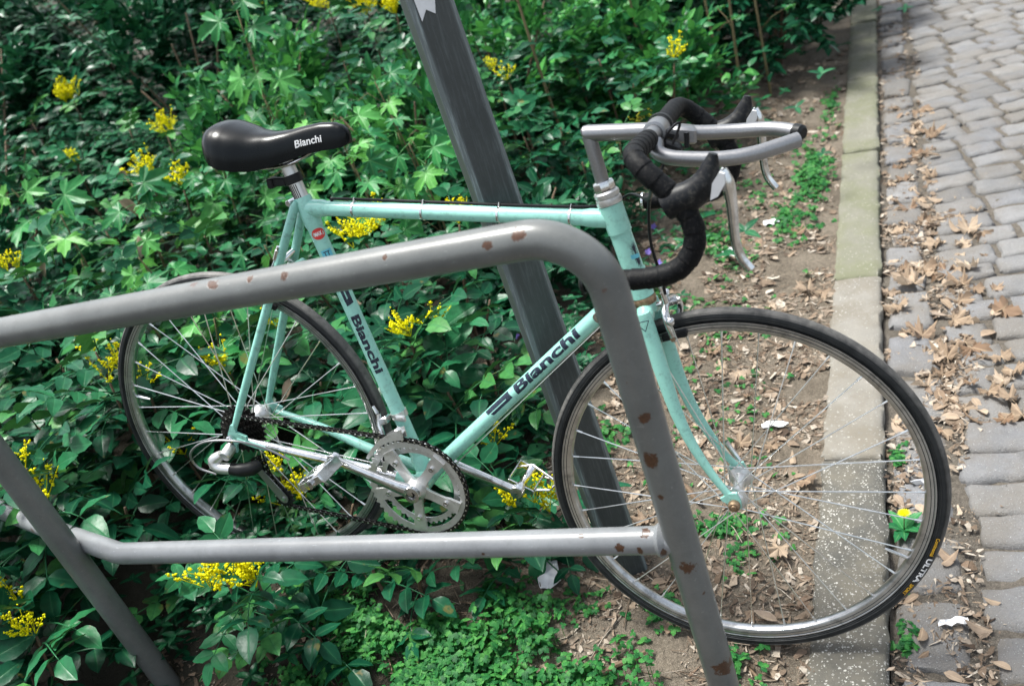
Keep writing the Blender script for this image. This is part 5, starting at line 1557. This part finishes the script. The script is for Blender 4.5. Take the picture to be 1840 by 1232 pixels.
# ------------------------------------------------------------------ bushes behind
TWF = [twig_mesh(160 + k, 'dark', 34, 0.058, 0.54, 0.34) for k in range(5)]
TWG = [twig_mesh(170 + k, 'bush', 30, 0.060, 0.56, 0.34) for k in range(5)]
def bush(label, x, y, rad, h, kind, n, group, name='leafy_bush', sc=1.0):
    z0 = terr(x, y)
    root = empty(name, (x, y, z0)); tag(root, label, 'bush', group)
    ms = {'dark': TWD, 'bush': TWB, 'fdark': TWF, 'fbush': TWG}[kind]
    for k in range(5):
        a = rng.uniform(0, 6.28); q = V((math.cos(a) * rad * 0.55, math.sin(a) * rad * 0.55, h * rng.uniform(0.6, 0.85)))
        link('branch', MB().tube([V((math.cos(a) * 0.03, math.sin(a) * 0.03, -0.03)), q * 0.5 + V((0, 0, 0.04)), q], [0.009, 0.006, 0.003], 5).mesh('branch', M['stem_brown'], True, None), root)
    for k in range(n):
        u = rng.random(); a = rng.uniform(0, 6.28)
        el = math.asin(u ** 0.8) if rng.random() < 0.75 else rng.uniform(0, 0.5)
        rr = rng.uniform(0.62, 1.0) ** 0.6 * (0.88 + 0.28 * noise.noise(V((math.cos(a) * 1.7 + x * 3, math.sin(a) * 1.7 + y * 3, el * 2))))
        dirv = V((math.cos(a) * math.cos(el), math.sin(a) * math.cos(el), math.sin(el)))
        p = V((dirv.x * rad * rr, dirv.y * rad * rr, h * 0.22 + dirv.z * h * 0.78 * rr))
        d = (dirv + V((rng.uniform(-.6, .6), rng.uniform(-.6, .6), rng.uniform(-.3, .5)))).normalized()
        s = rng.uniform(0.8, 1.15) * sc
        p = p - d * (0.12 * s)
        link('leafy_twig', rng.choice(ms), root, orient(p, d, (dirv.x * 0.4 + rng.uniform(-.4, .4), dirv.y * 0.4 + rng.uniform(-.4, .4), 1), s))
GB = 'bushes behind the bicycle'; GH = 'evergreen hedge in the background'
for a in (('dark bush at the left behind the maple seedlings', -2.95, 2.2, .42, .55, 'dark', 70, GB),
          ('dark leafy bush behind the tallest flower spray', -3.55, 2.75, .5, .72, 'dark', 75, GB),
          ('mid green bush behind the saddle', -2.15, 2.85, .42, .62, 'bush', 80, GB),
          ('mid green bush left of the post at seat height', -1.66, 2.95, .38, .62, 'bush', 75, GB),
          ('small dark bush right behind the post', -1.12, 2.55, .26, .34, 'dark', 50, GB),
          ('bright green bush at the top left of the post', -1.55, 3.75, .48, .78, 'bush', 85, GB),
          ('bright green bush above the saddle', -2.45, 3.35, .48, .80, 'bush', 85, GB),
          ('dark bush at the upper left', -3.1, 3.75, .55, .98, 'fdark', 55, GB),
          ('light green bush right of the post at the top', -1.15, 4.15, .42, .66, 'bush', 75, GB),
          ('light green bush behind the stem', -.85, 3.85, .30, .50, 'bush', 55, GB),
          ('dense dark bush overhanging the kerb at the top right', -.58, 4.95, .42, .74, 'fdark', 90, GB),
          ('dense dark bush behind the bare soil', -1.0, 4.85, .5, .86, 'fdark', 95, GB),
          ('dark bush at the top right corner of the bed', -.42, 5.75, .42, .74, 'fdark', 75, GB),
          ('green bush between post and dark bushes at the top', -1.55, 4.75, .52, .88, 'fbush', 60, GB)):
    bush(*a)
BACK = 'dark evergreen bush in the back row of the hedge'
for (x, y, rad, h, lab) in ((-4.1, 3.3, .6, 1.1, 'dark evergreen bush at the left edge beside the tall flower spray'), (-3.9, 4.5, .75, 1.32, 'dark evergreen hedge bush at the top, left of the tall maple seedling'),
                            (-4.9, 4.1, .75, 1.45, 'dark evergreen hedge bush in the top left corner'), (-2.85, 4.7, .65, 1.15, 'dark evergreen hedge bush at the top edge above the saddle'),
                            (-2.05, 5.1, .65, 1.0, 'dark evergreen hedge bush at the top edge beside the post'), (-1.3, 5.9, .7, 1.0, BACK), (-2.3, 6.2, .8, 1.2, BACK), (-3.4, 5.9, .9, 1.45, BACK),
                            (-4.7, 5.6, .95, 1.7, BACK), (-5.9, 5.0, .95, 1.75, BACK), (-6.2, 6.6, 1.1, 2.0, BACK)):
    bush(lab, x, y, rad, h, 'fdark', 60 if rad < 0.7 else 85, GH, sc=1.0 + 0.25 * (rad > 0.7))

# bare thin stems rising out of the bushes at the top
for k, (x, y, h, lx, ly) in enumerate(((-1.18, 3.35, 1.35, -.16, .10), (-.98, 4.0, 1.25, -.05, .02), (-.72, 4.25, 1.15, -.06, .05), (-.66, 4.3, 1.2, .03, .1), (-.55, 4.45, 1.05, -.03, .06))):
    z0 = terr(x, y); root = empty('bare_sapling', (x, y, z0))
    tag(root, ('tallest bare brown stem, nearest to the post at the top', 'thin bare stem above the handlebar stem', 'left of the two close bare stems at the top', 'right of the two close bare stems at the top', 'thin bare stem beside the dark bush at the top right')[k], 'sapling', 'bare stems behind the handlebar')
    pts = catmull([V((0, 0, -.03)), V((lx * .3, ly * .2, h * .35)), V((lx * .6, ly * .7, h * .7)), V((lx, ly, h))], 6)
    link('stem', MB().tube(pts, [0.007, 0.0055, 0.004, 0.0025], 7).mesh('stem', M['stem_red'], True, None), root)
    for q in range(3):
        p = pts[5 + q * 4]; a = rng.uniform(0, 6.28)
        link('side_shoot', MB().tube([p, p + V((math.cos(a) * .06, math.sin(a) * .06, .05)), p + V((math.cos(a) * .14, math.sin(a) * .14, .08))], [0.002, 0.0015, 0.001], 5).mesh('side_shoot', M['stem_red'], True, None), root)
        for w in range(3): link('leaf', rng.choice(MAPL), root, orient(p + V((math.cos(a) * .14, math.sin(a) * .14, .08)) + V((rng.uniform(-.03, .03), rng.uniform(-.03, .03), 0)), (math.cos(a + w * 2), math.sin(a + w * 2), -.3), (0, -.2, 1), 0.6))

# ------------------------------------------------------------------ ground cover and litter
def gz(x, y): return bed_z(x, y) if x < -0.226 else (0.0 if x < -0.091 else -0.027)
def herb_patch(mb, x, y, size, hgt):
    """ferny three-part leaf on a thin stalk"""
    z = gz(x, y); a = rng.uniform(0, 6.28); tilt = rng.uniform(0.05, 0.5)
    n = V((math.cos(a) * tilt + rng.uniform(-.15, .15), math.sin(a) * tilt - 0.12, 1)).normalized()
    c = V((x, y, z + hgt))
    d0 = V((math.cos(a), math.sin(a), 0)); d0 = (d0 - n * d0.dot(n)).normalized(); s0 = n.cross(d0)
    for q in (-1, 0, 1):
        d = (d0 * math.cos(q * 1.15) + s0 * math.sin(q * 1.15)); s = n.cross(d)
        L = size * (1.0 if q == 0 else 0.85)
        b = len(mb.v)
        pr = [(0.08, 0.0), (0.35, 0.36), (0.50, 0.26), (0.68, 0.34), (0.84, 0.16), (1.0, 0.0), (0.84, -0.16), (0.68, -0.34), (0.50, -0.26), (0.35, -0.36)]
        mb.v.append(c + d * (0.5 * L)); mb.vein.append(0.9)
        for (u, w) in pr:
            mb.v.append(c + d * (u * L) + s * (w * L) + n * (0.10 * L * abs(w) * 2 - 0.16 * L * u * u)); mb.vein.append(0.0 if w else 1.0)
        for k in range(len(pr)): mb.f.append((b, b + 1 + k, b + 1 + (k + 1) % len(pr)))
    if hgt > 0.012:
        b = len(mb.v); w = 0.0007
        mb.v += [V((x, y, z)) + V((w, 0, 0)), V((x, y, z)) - V((w, 0, 0)), c - V((w, 0, 0)), c + V((w, 0, 0))]; mb.vein += [0.5] * 4
        mb.f.append((b, b + 1, b + 2, b + 3))
def cover(name, label, cat, blobs, mat, fn):
    mb = MB()
    for (cx, cy, rx, ry, n, s0, s1, h0, h1) in blobs:
        k = 0; tries = 0
        while k < n and tries < n * 6:
            tries += 1
            r_ = min(1.6, abs(rng.gauss(0, 0.62))); a = rng.uniform(0, 6.28)
            x = cx + rx * r_ * math.cos(a); y = cy + ry * r_ * math.sin(a)
            if noise.noise(V((x * 11, y * 11, 2.5))) + rng.uniform(-.25, .25) < -0.05 + 0.3 * (r_ - 0.6): continue
            if -0.24 < x < -0.085: continue
            if (V((x, y)) - V((RB.x, RB.y))).length < 0.035 or (V((x, y)) - V((PB.x, PB.y))).length < 0.05: continue
            fn(mb, x, y, rng.uniform(s0, s1), rng.uniform(h0, h1)); k += 1
    o = link(name, mb.mesh(name, mat, True, None)); tag(o, label, cat, kind='stuff')
cover('herb_carpet', 'low bright green herb carpet covering the soil below the rail', 'ground cover',
      [(-.90, 1.04, .27, .17, 2550, 0.0099, 0.0216, .012, .055), (-.76, 1.02, .20, .13, 1190, 0.0087, 0.0187, .008, .04), (-1.02, 1.16, .20, .10, 714, 0.0087, 0.0187, .008, .04), (-.62, 1.08, .16, .12, 374, 0.0074, 0.0158, .004, .02),
       (-.80, 1.24, .22, .07, 272, 0.0074, 0.0158, .004, .02), (-1.15, .95, .16, .12, 442, 0.0087, 0.0187, .008, .04)], GREENS['herb'], herb_patch)
cover('soil_weeds', 'small green weeds scattered over the bare soil beside the kerb', 'weeds',
      [(-.42, 1.50, .09, .12, 105, .010, .020, .003, .02), (-.36, 1.18, .08, .07, 55, .010, .020, .003, .02), (-.52, 1.28, .12, .09, 68, .010, .020, .003, .015), (-.33, 3.55, .09, .55, 384, .012, .024, .004, .025), (-.40, 3.1, .12, .3, 161, .010, .022, .004, .02), (-.62, 2.9, .2, .5, 204, .010, .022, .003, .02), (-.52, 2.3, .2, .5, 74, .008, .018, .003, .012),
       (-.40, 1.95, .12, .3, 37, .008, .016, .002, .01), (-.70, 2.35, .15, .3, 99, .010, .022, .004, .02), (-.28, 4.3, .06, .5, 86, .012, .022, .004, .02), (-.068, 1.80, .016, .10, 37, .009, .016, .002, .012), (-.066, 1.28, .02, .10, 34, .010, .018, .002, .014), (-.60, 3.6, .2, .4, 148, .010, .022, .003, .02), (-.75, 1.75, .14, .22, 161, .012, .024, .004, .03), (-.5, 1.75, .12, .2, 37, .008, .016, .003, .012)], GREENS['herb'], herb_patch)
def vine_pair(mb, x, y, size, hgt):
    z = gz(x, y) + hgt; a = rng.uniform(0, 6.28)
    for q in range(4):
        aa = a + q * math.pi / 2 + rng.uniform(-.3, .3)
        add_leaflet(mb, V((x, y, z)), V((math.cos(aa), math.sin(aa), rng.uniform(0.0, .7))), V((0, -.2, 1)), size, size * 0.42, rng, False, 4, 0.2, 0.3)
cover('periwinkle_mat', 'mat of small dark glossy periwinkle leaves behind the down tube', 'ground cover',
      [(-.95, 2.10, .22, .28, 260, .022, .036, .02, .13), (-1.15, 2.32, .22, .22, 160, .022, .036, .03, .15), (-.85, 2.55, .16, .3, 130, .02, .034, .01, .09), (-.95, 3.0, .2, .35, 150, .02, .036, .02, .1), (-.92, 1.80, .15, .14, 90, .02, .034, .01, .08), (-2.2, 1.6, .7, .6, 300, .03, .05, .02, .16), (-1.5, 2.2, .5, .35, 260, .03, .05, .04, .22), (-1.45, 1.2, .35, .3, 260, .025, .04, .01, .08)], GREENS['vine'], vine_pair)

cover('ivy_underlayer', 'dark evergreen ground ivy filling the gaps between the shrubs', 'ground cover',
      [(-1.9, 2.9, 1.0, .9, 1500, .035, .06, .04, .34), (-3.2, 3.2, 1.1, 1.2, 1500, .035, .06, .05, .45), (-1.5, 3.9, .8, .9, 1100, .035, .06, .04, .40), (-2.4, 1.9, .8, .7, 900, .03, .055, .03, .24), (-2.6, 4.4, 1.2, 1.0, 1000, .04, .07, .05, .5), (-4.5, 4.3, 1.4, 1.4, 2200, .05, .08, .05, .9), (-3.3, 4.6, 1.2, 1.2, 1600, .05, .08, .05, .8), (-5.6, 4.6, 1.3, 1.4, 1500, .06, .09, .1, 1.2), (-1.0, 4.9, .7, .6, 700, .035, .06, .04, .35), (-.6, 5.6, .4, .7, 500, .035, .06, .04, .35), (-1.15, 2.9, .3, .8, 420, .03, .05, .02, .18), (-2.9, 1.7, .6, .7, 500, .03, .055, .03, .25)], GREENS['vine'], vine_pair)
def chip(mb, x, y, size, zoff=0.0):
    """angular curled shard of leaf or bark"""
    z = gz(x, y) + zoff + rng.uniform(0.0005, 0.005)
    a = rng.uniform(0, 6.28); el = rng.uniform(-.3, .3)
    d = V((math.cos(a), math.sin(a), el)).normalized(); s = V((-math.sin(a), math.cos(a), rng.uniform(-.5, .5))).normalized()
    w = size * (rng.uniform(0.08, 0.25) if rng.random() < 0.5 else rng.uniform(0.3, 0.8)); n = d.cross(s)
    b = len(mb.v); bend = rng.uniform(-.5, .5) * size; tw = rng.uniform(-.3, .3) * w
    m = rng.randint(3, 4)
    up_e = [(-.5 + rng.uniform(0, .12), rng.uniform(-.1, .3))]; lo_e = [(-.5 + rng.uniform(0, .12), -rng.uniform(-.1, .3))]
    us = sorted(rng.uniform(-.35, .4) for _ in range(m - 2)) + [.5]
    for u in us:
        up_e.append((u + rng.uniform(-.05, .05), rng.uniform(.12, .6))); lo_e.append((u + rng.uniform(-.05, .05), -rng.uniform(.12, .6)))
    up_e[-1] = (.5, rng.uniform(-.2, .3)); lo_e[-1] = (.5 - rng.uniform(0, .2), -rng.uniform(.05, .35))
    for (u, v), (u2, v2) in zip(up_e, lo_e):
        for (p, q) in ((u, v), (u2, v2)):
            mb.v.append(V((x, y, z)) + d * (p * size) + s * (q * w) + n * (bend * p * p + tw * p * q * 4))
    for k in range(len(up_e) - 1): mb.f.append((b + 2 * k, b + 2 * k + 1, b + 2 * k + 3, b + 2 * k + 2))
def litter(name, label, zones):
    mb = MB()
    for (x0, x1, y0, y1, n, s0, s1) in zones:
        k = 0; tries = 0
        while k < n and tries < n * 5:
            tries += 1
            x = rng.uniform(x0, x1); y = rng.uniform(y0, y1)
            if noise.noise(V((x * 7, y * 7, 8))) < -0.15: continue
            if -0.226 < x < -0.095 and rng.random() < 0.93: continue
            chip(mb, x, y, s0 + (s1 - s0) * rng.random() ** 3.4); k += 1
    tag(link(name, mb.mesh(name, GREENS['litter'], False)), label, 'litter', kind='stuff')
litter('soil_litter', 'brown leaf fragments and bark chips strewn over the soil', [(-.95, -.23, 1.0, 1.7, 5200, .005, .040), (-.95, -.23, 1.7, 2.6, 6500, .006, .046), (-.95, -.23, 2.6, 3.6, 4500, .007, .05), (-.8, -.23, 3.6, 5.2, 2600, .010, .055), (-1.6, -.9, .85, 1.4, 2600, .006, .04), (-2.4, -.9, 1.4, 2.6, 1000, .012, .05), (-.95, -.23, 1.0, 2.0, 9000, .002, .009), (-.95, -.23, 2.0, 3.4, 6000, .003, .010)])
litter('gutter_litter', 'dry leaf fragments collected in the gutter beside the kerb', [(-.092, .075, 1.0, 2.4, 2600, .004, .030), (-.092, .13, 1.9, 3.1, 2700, .006, .042), (-.092, .09, 3.0, 6.5, 2200, .008, .045), (.05, .6, 1.0, 4.5, 700, .003, .016)])
mb = MB()
for k in range(330):
    x = rng.uniform(-1.35, -.25); y = rng.uniform(.9, 2.8) if k % 3 else rng.uniform(.9, 1.4); z = gz(x, y) + 0.004
    a = rng.uniform(0, 6.28); L = rng.uniform(.02, .11)
    p0 = V((x, y, z)); p1 = p0 + V((math.cos(a) * L, math.sin(a) * L, rng.uniform(-.002, .012))); m_ = (p0 + p1) / 2 + V((rng.uniform(-.1, .1) * L, rng.uniform(-.1, .1) * L, .003))
    mb.tube([p0, m_, p1], rng.uniform(.0006, .0014), 4, cap=False)
tag(link('fine_twigs', mb.mesh('fine_twigs', GREENS['litter'], True, None)), 'thin dry twigs and stalks lying on the soil', 'litter', kind='stuff')

# single fallen leaves
def dry(x, y, sc, label, group, kind=None, zo=0.008, tilt=0.16):
    z = gz(x, y) + zo
    me = rng.choice(DRYM if (kind or rng.choice('mmo')) == 'm' else DRYO)
    a = rng.uniform(0, 6.28)
    o = link('fallen_leaf', me, None, orient(V((x, y, z)), (math.cos(a), math.sin(a), rng.uniform(-tilt, tilt)), (rng.uniform(-tilt, tilt), rng.uniform(-tilt, tilt), 1), sc))
    tag(o, label, 'leaf', group)
for k in range(115):
    y = 1.9 + 2.3 * rng.random() ** 1.3
    x = rng.uniform(-.08, .10 + (.10 if 1.9 < y < 3.2 else 0))
    dry(x, y, rng.uniform(.3, 1.05), 'dry tan leaf lying among the gutter cobbles beside the kerb', 'fallen leaves in the gutter')
for k in range(12): dry(rng.uniform(-.07, .09), rng.uniform(1.15, 1.75), rng.uniform(.45, .8), 'dry leaf on the cobbles behind the front tyre', 'fallen leaves near the front tyre', 'o')
dry(.205, 2.42, 1.5, 'large pale maple leaf lying on the cobbles at the right edge', None, 'm', .014, .12)
dry(-.005, 2.62, 1.35, 'large pale maple leaf in the gutter right of the front wheel', None, 'm')
for k in range(105):
    y = 1.45 + 2.9 * rng.random(); x = rng.uniform(-.85, -.25)
    dry(x, y, rng.uniform(.3, .95), 'dry brown leaf lying on the bare soil beside the kerb', 'fallen leaves on the soil')
for k in range(14): dry(rng.uniform(-.75, -.3), rng.uniform(1.05, 1.4), rng.uniform(.4, .75), 'small dry leaf on the soil below the front wheel', 'fallen leaves under the front wheel', 'o')
dry(-.79, 2.12, 1.25, 'curled tan leaf on the soil right of the post', None, 'm')
for k, (x, y, z, s) in enumerate(((-2.13, 2.05, .66, 1.0), (-2.28, 2.25, .72, 1.1), (-1.88, 1.85, .55, 1.0), (-1.25, 1.70, .40, .8), (-1.30, 1.62, .34, .8), (-1.33, 1.85, .50, .9), (-2.62, 2.62, .74, 1.0), (-2.45, 1.98, .66, .9), (-1.42, 1.60, .40, .8))):
    a = rng.uniform(0, 6.28)
    o = link('withered_leaf', rng.choice(DRYO), None, orient(V((x, y, z)), (math.cos(a) * .6, math.sin(a) * .6, -.8), (0, -1, .4), s * 1.25))
    tag(o, 'withered brown leaf caught among the green shrub leaves', 'leaf', 'withered leaves in the shrubs')

# sticks, scraps, small flowers
def stick(x, y, a, L, r, label):
    z = gz(x, y) + r + .003
    d = V((math.cos(a), math.sin(a), 0)); p = V((x, y, z))
    pts = catmull([p - d * L / 2, p - d * L * .15 + V((-d.y, d.x, 0)) * L * .05, p + d * L * .2, p + d * L / 2 + V((0, 0, .006))], 4)
    o = MB().tube(pts, [r, r * .9, r * .6], 7).obj('stick', M['stem_brown']); tag(o, label, 'stick')
stick(.075, 1.98, R(-62), .13, .003, 'thin brown stick lying on the cobbles right of the front wheel')
stick(-.50, 1.62, R(-50), .10, .007, 'short thick stick on the soil behind the rack post')
stick(-.86, 1.88, R(10), .14, .004, 'brown stick lying on the soil below the down tube')
stick(-.30, 1.12, R(-60), .16, .003, 'thin stick leaning from the soil onto the near kerb stone')
stick(-.55, 1.14, R(35), .09, .006, 'pale split stick on the soil left of the rack post')
def scrap(x, y, w, h, a, label, seed):
    q = random.Random(seed); mb = MB(); n = 5
    z = gz(x, y) + .010
    for j in range(n + 1):
        for i in range(n + 1):
            u = (i / n - .5) * w * (1 + q.uniform(-.1, .1)); v = (j / n - .5) * h * (1 + q.uniform(-.1, .1))
            mb.v.append(V((x + u * math.cos(a) - v * math.sin(a), y + u * math.sin(a) + v * math.cos(a), z + q.uniform(-.006, .010) * min(1, w * 20))))
    for j in range(n):
        for i in range(n): mb.f.append((j * (n + 1) + i, j * (n + 1) + i + 1, (j + 1) * (n + 1) + i + 1, (j + 1) * (n + 1) + i))
    b = len(mb.v); m0 = len(mb.v)
    mb.v += [p - V((0, 0, .0012)) for p in mb.v[:m0]]
    mb.f += [tuple(b + i for i in reversed(f)) for f in mb.f[:n * n]]
    tag(mb.obj('paper_scrap', M['paper'], None, True, 60), label, 'litter')
scrap(-.745, 1.325, .045, .075, .4, 'crumpled pale plastic scrap on the soil under the lower rail', 1)
scrap(-.44, 3.06, .05, .035, .2, 'white paper scrap on the soil beyond the brake lever', 2)
scrap(-.545, 2.81, .05, .045, .9, 'white paper scrap on the soil beside the brake lever tip', 3)
scrap(-.34, 1.91, .06, .018, .15, 'flat white paper strip on the soil seen through the front wheel', 4)
scrap(-.02, 1.72, .05, .009, .1, 'white cigarette butt like strip in the gutter seen through the front wheel', 5)
scrap(.015, 1.325, .05, .014, .15, 'pale wood chip on the cobbles below the front wheel', 6)
def violet(x, y, z):
    root = empty('periwinkle_flower', (x, y, gz(x, y))); tag(root, 'tiny violet star flower in the dark ground cover', 'flower', 'violet flowers')
    h = z - gz(x, y)
    link('stalk', MB().tube([V((0, 0, 0)), V((.003, 0, h))], .0009, 4).mesh('stalk', M['stem_green'], True, None), root)
    for k in range(5):
        a = 2 * math.pi * k / 5; mb = MB(); d = V((math.cos(a), math.sin(a) * .6 - .2, math.sin(a) * .7)); 
        add_leaflet(mb, V((.003, 0, h)), d, V((0, -1, .6)), .013, .009, rng, False, 3, .1, .1)
        link('petal', mb.mesh('petal', M['purple'], True, None), root)
for p in ((-1.09, 3.20, .20), (-1.05, 2.13, .20), (-.80, 2.75, .12), (-.82, 2.95, .12), (-.76, 2.70, .10)): violet(*p)
# dandelion at the kerb
dn = empty('dandelion', (-.062, 1.575, -.03)); tag(dn, 'yellow dandelion growing between kerb and cobbles behind the front wheel', 'flower')
for k in range(9):
    a = k * 2.4; mb = MB(); add_leaflet(mb, V((0, 0, .006)), V((math.cos(a) * .6, math.sin(a), .35 + .2 * (k % 3))), V((0, 0, 1)), .052, .020, rng, True, 7, .25, .3)
    link('leaf', mb.mesh('leaf', GREENS['maple'], True, None), dn)
link('stalk', MB().tube([V((0, 0, 0)), V((.004, .006, .045))], .0014, 6).mesh('stalk', M['stem_green'], True, None), dn)
mb = MB()
for k in range(60):
    a = k * 2.4; r_ = .0155 * math.sqrt((k + 1) / 60); el = .9 - 45 * r_ 
    d = V((math.cos(a) * math.cos(el), math.sin(a) * math.cos(el), math.sin(el)))
    add_leaflet(mb, V((.004, .006, .046)), d, V((0, 0, 1)) if el < 1 else V((1, 0, 0)), .006 + .6 * r_, .0028, rng, False, 2, .1, .1)
link('flower_head', mb.mesh('flower_head', M['flower'], True, None), dn)
# torn sticker on the post
stk = MB(); z_ = 1.245
nrm = V((math.cos(R(40) + rot - math.pi / 2 * 1), math.sin(R(40) + rot - math.pi / 2 * 1), 0)); tng = V((-nrm.y, nrm.x, 0))
ol = [(-.024, -.05), (-.012, -.035), (.0, -.045), (.008, -.02), (.024, -.03), (.026, .05), (.0, .058), (-.026, .05)]
axp = V((PT.x * z_, PT.y * z_, z_))
stk.plate(ol, axp + nrm * (side + .0008), tng, V((PT.x, PT.y, 1)).normalized(), .0006)
link('torn_sticker', stk.mesh('torn_sticker', M['paper'], False), post)
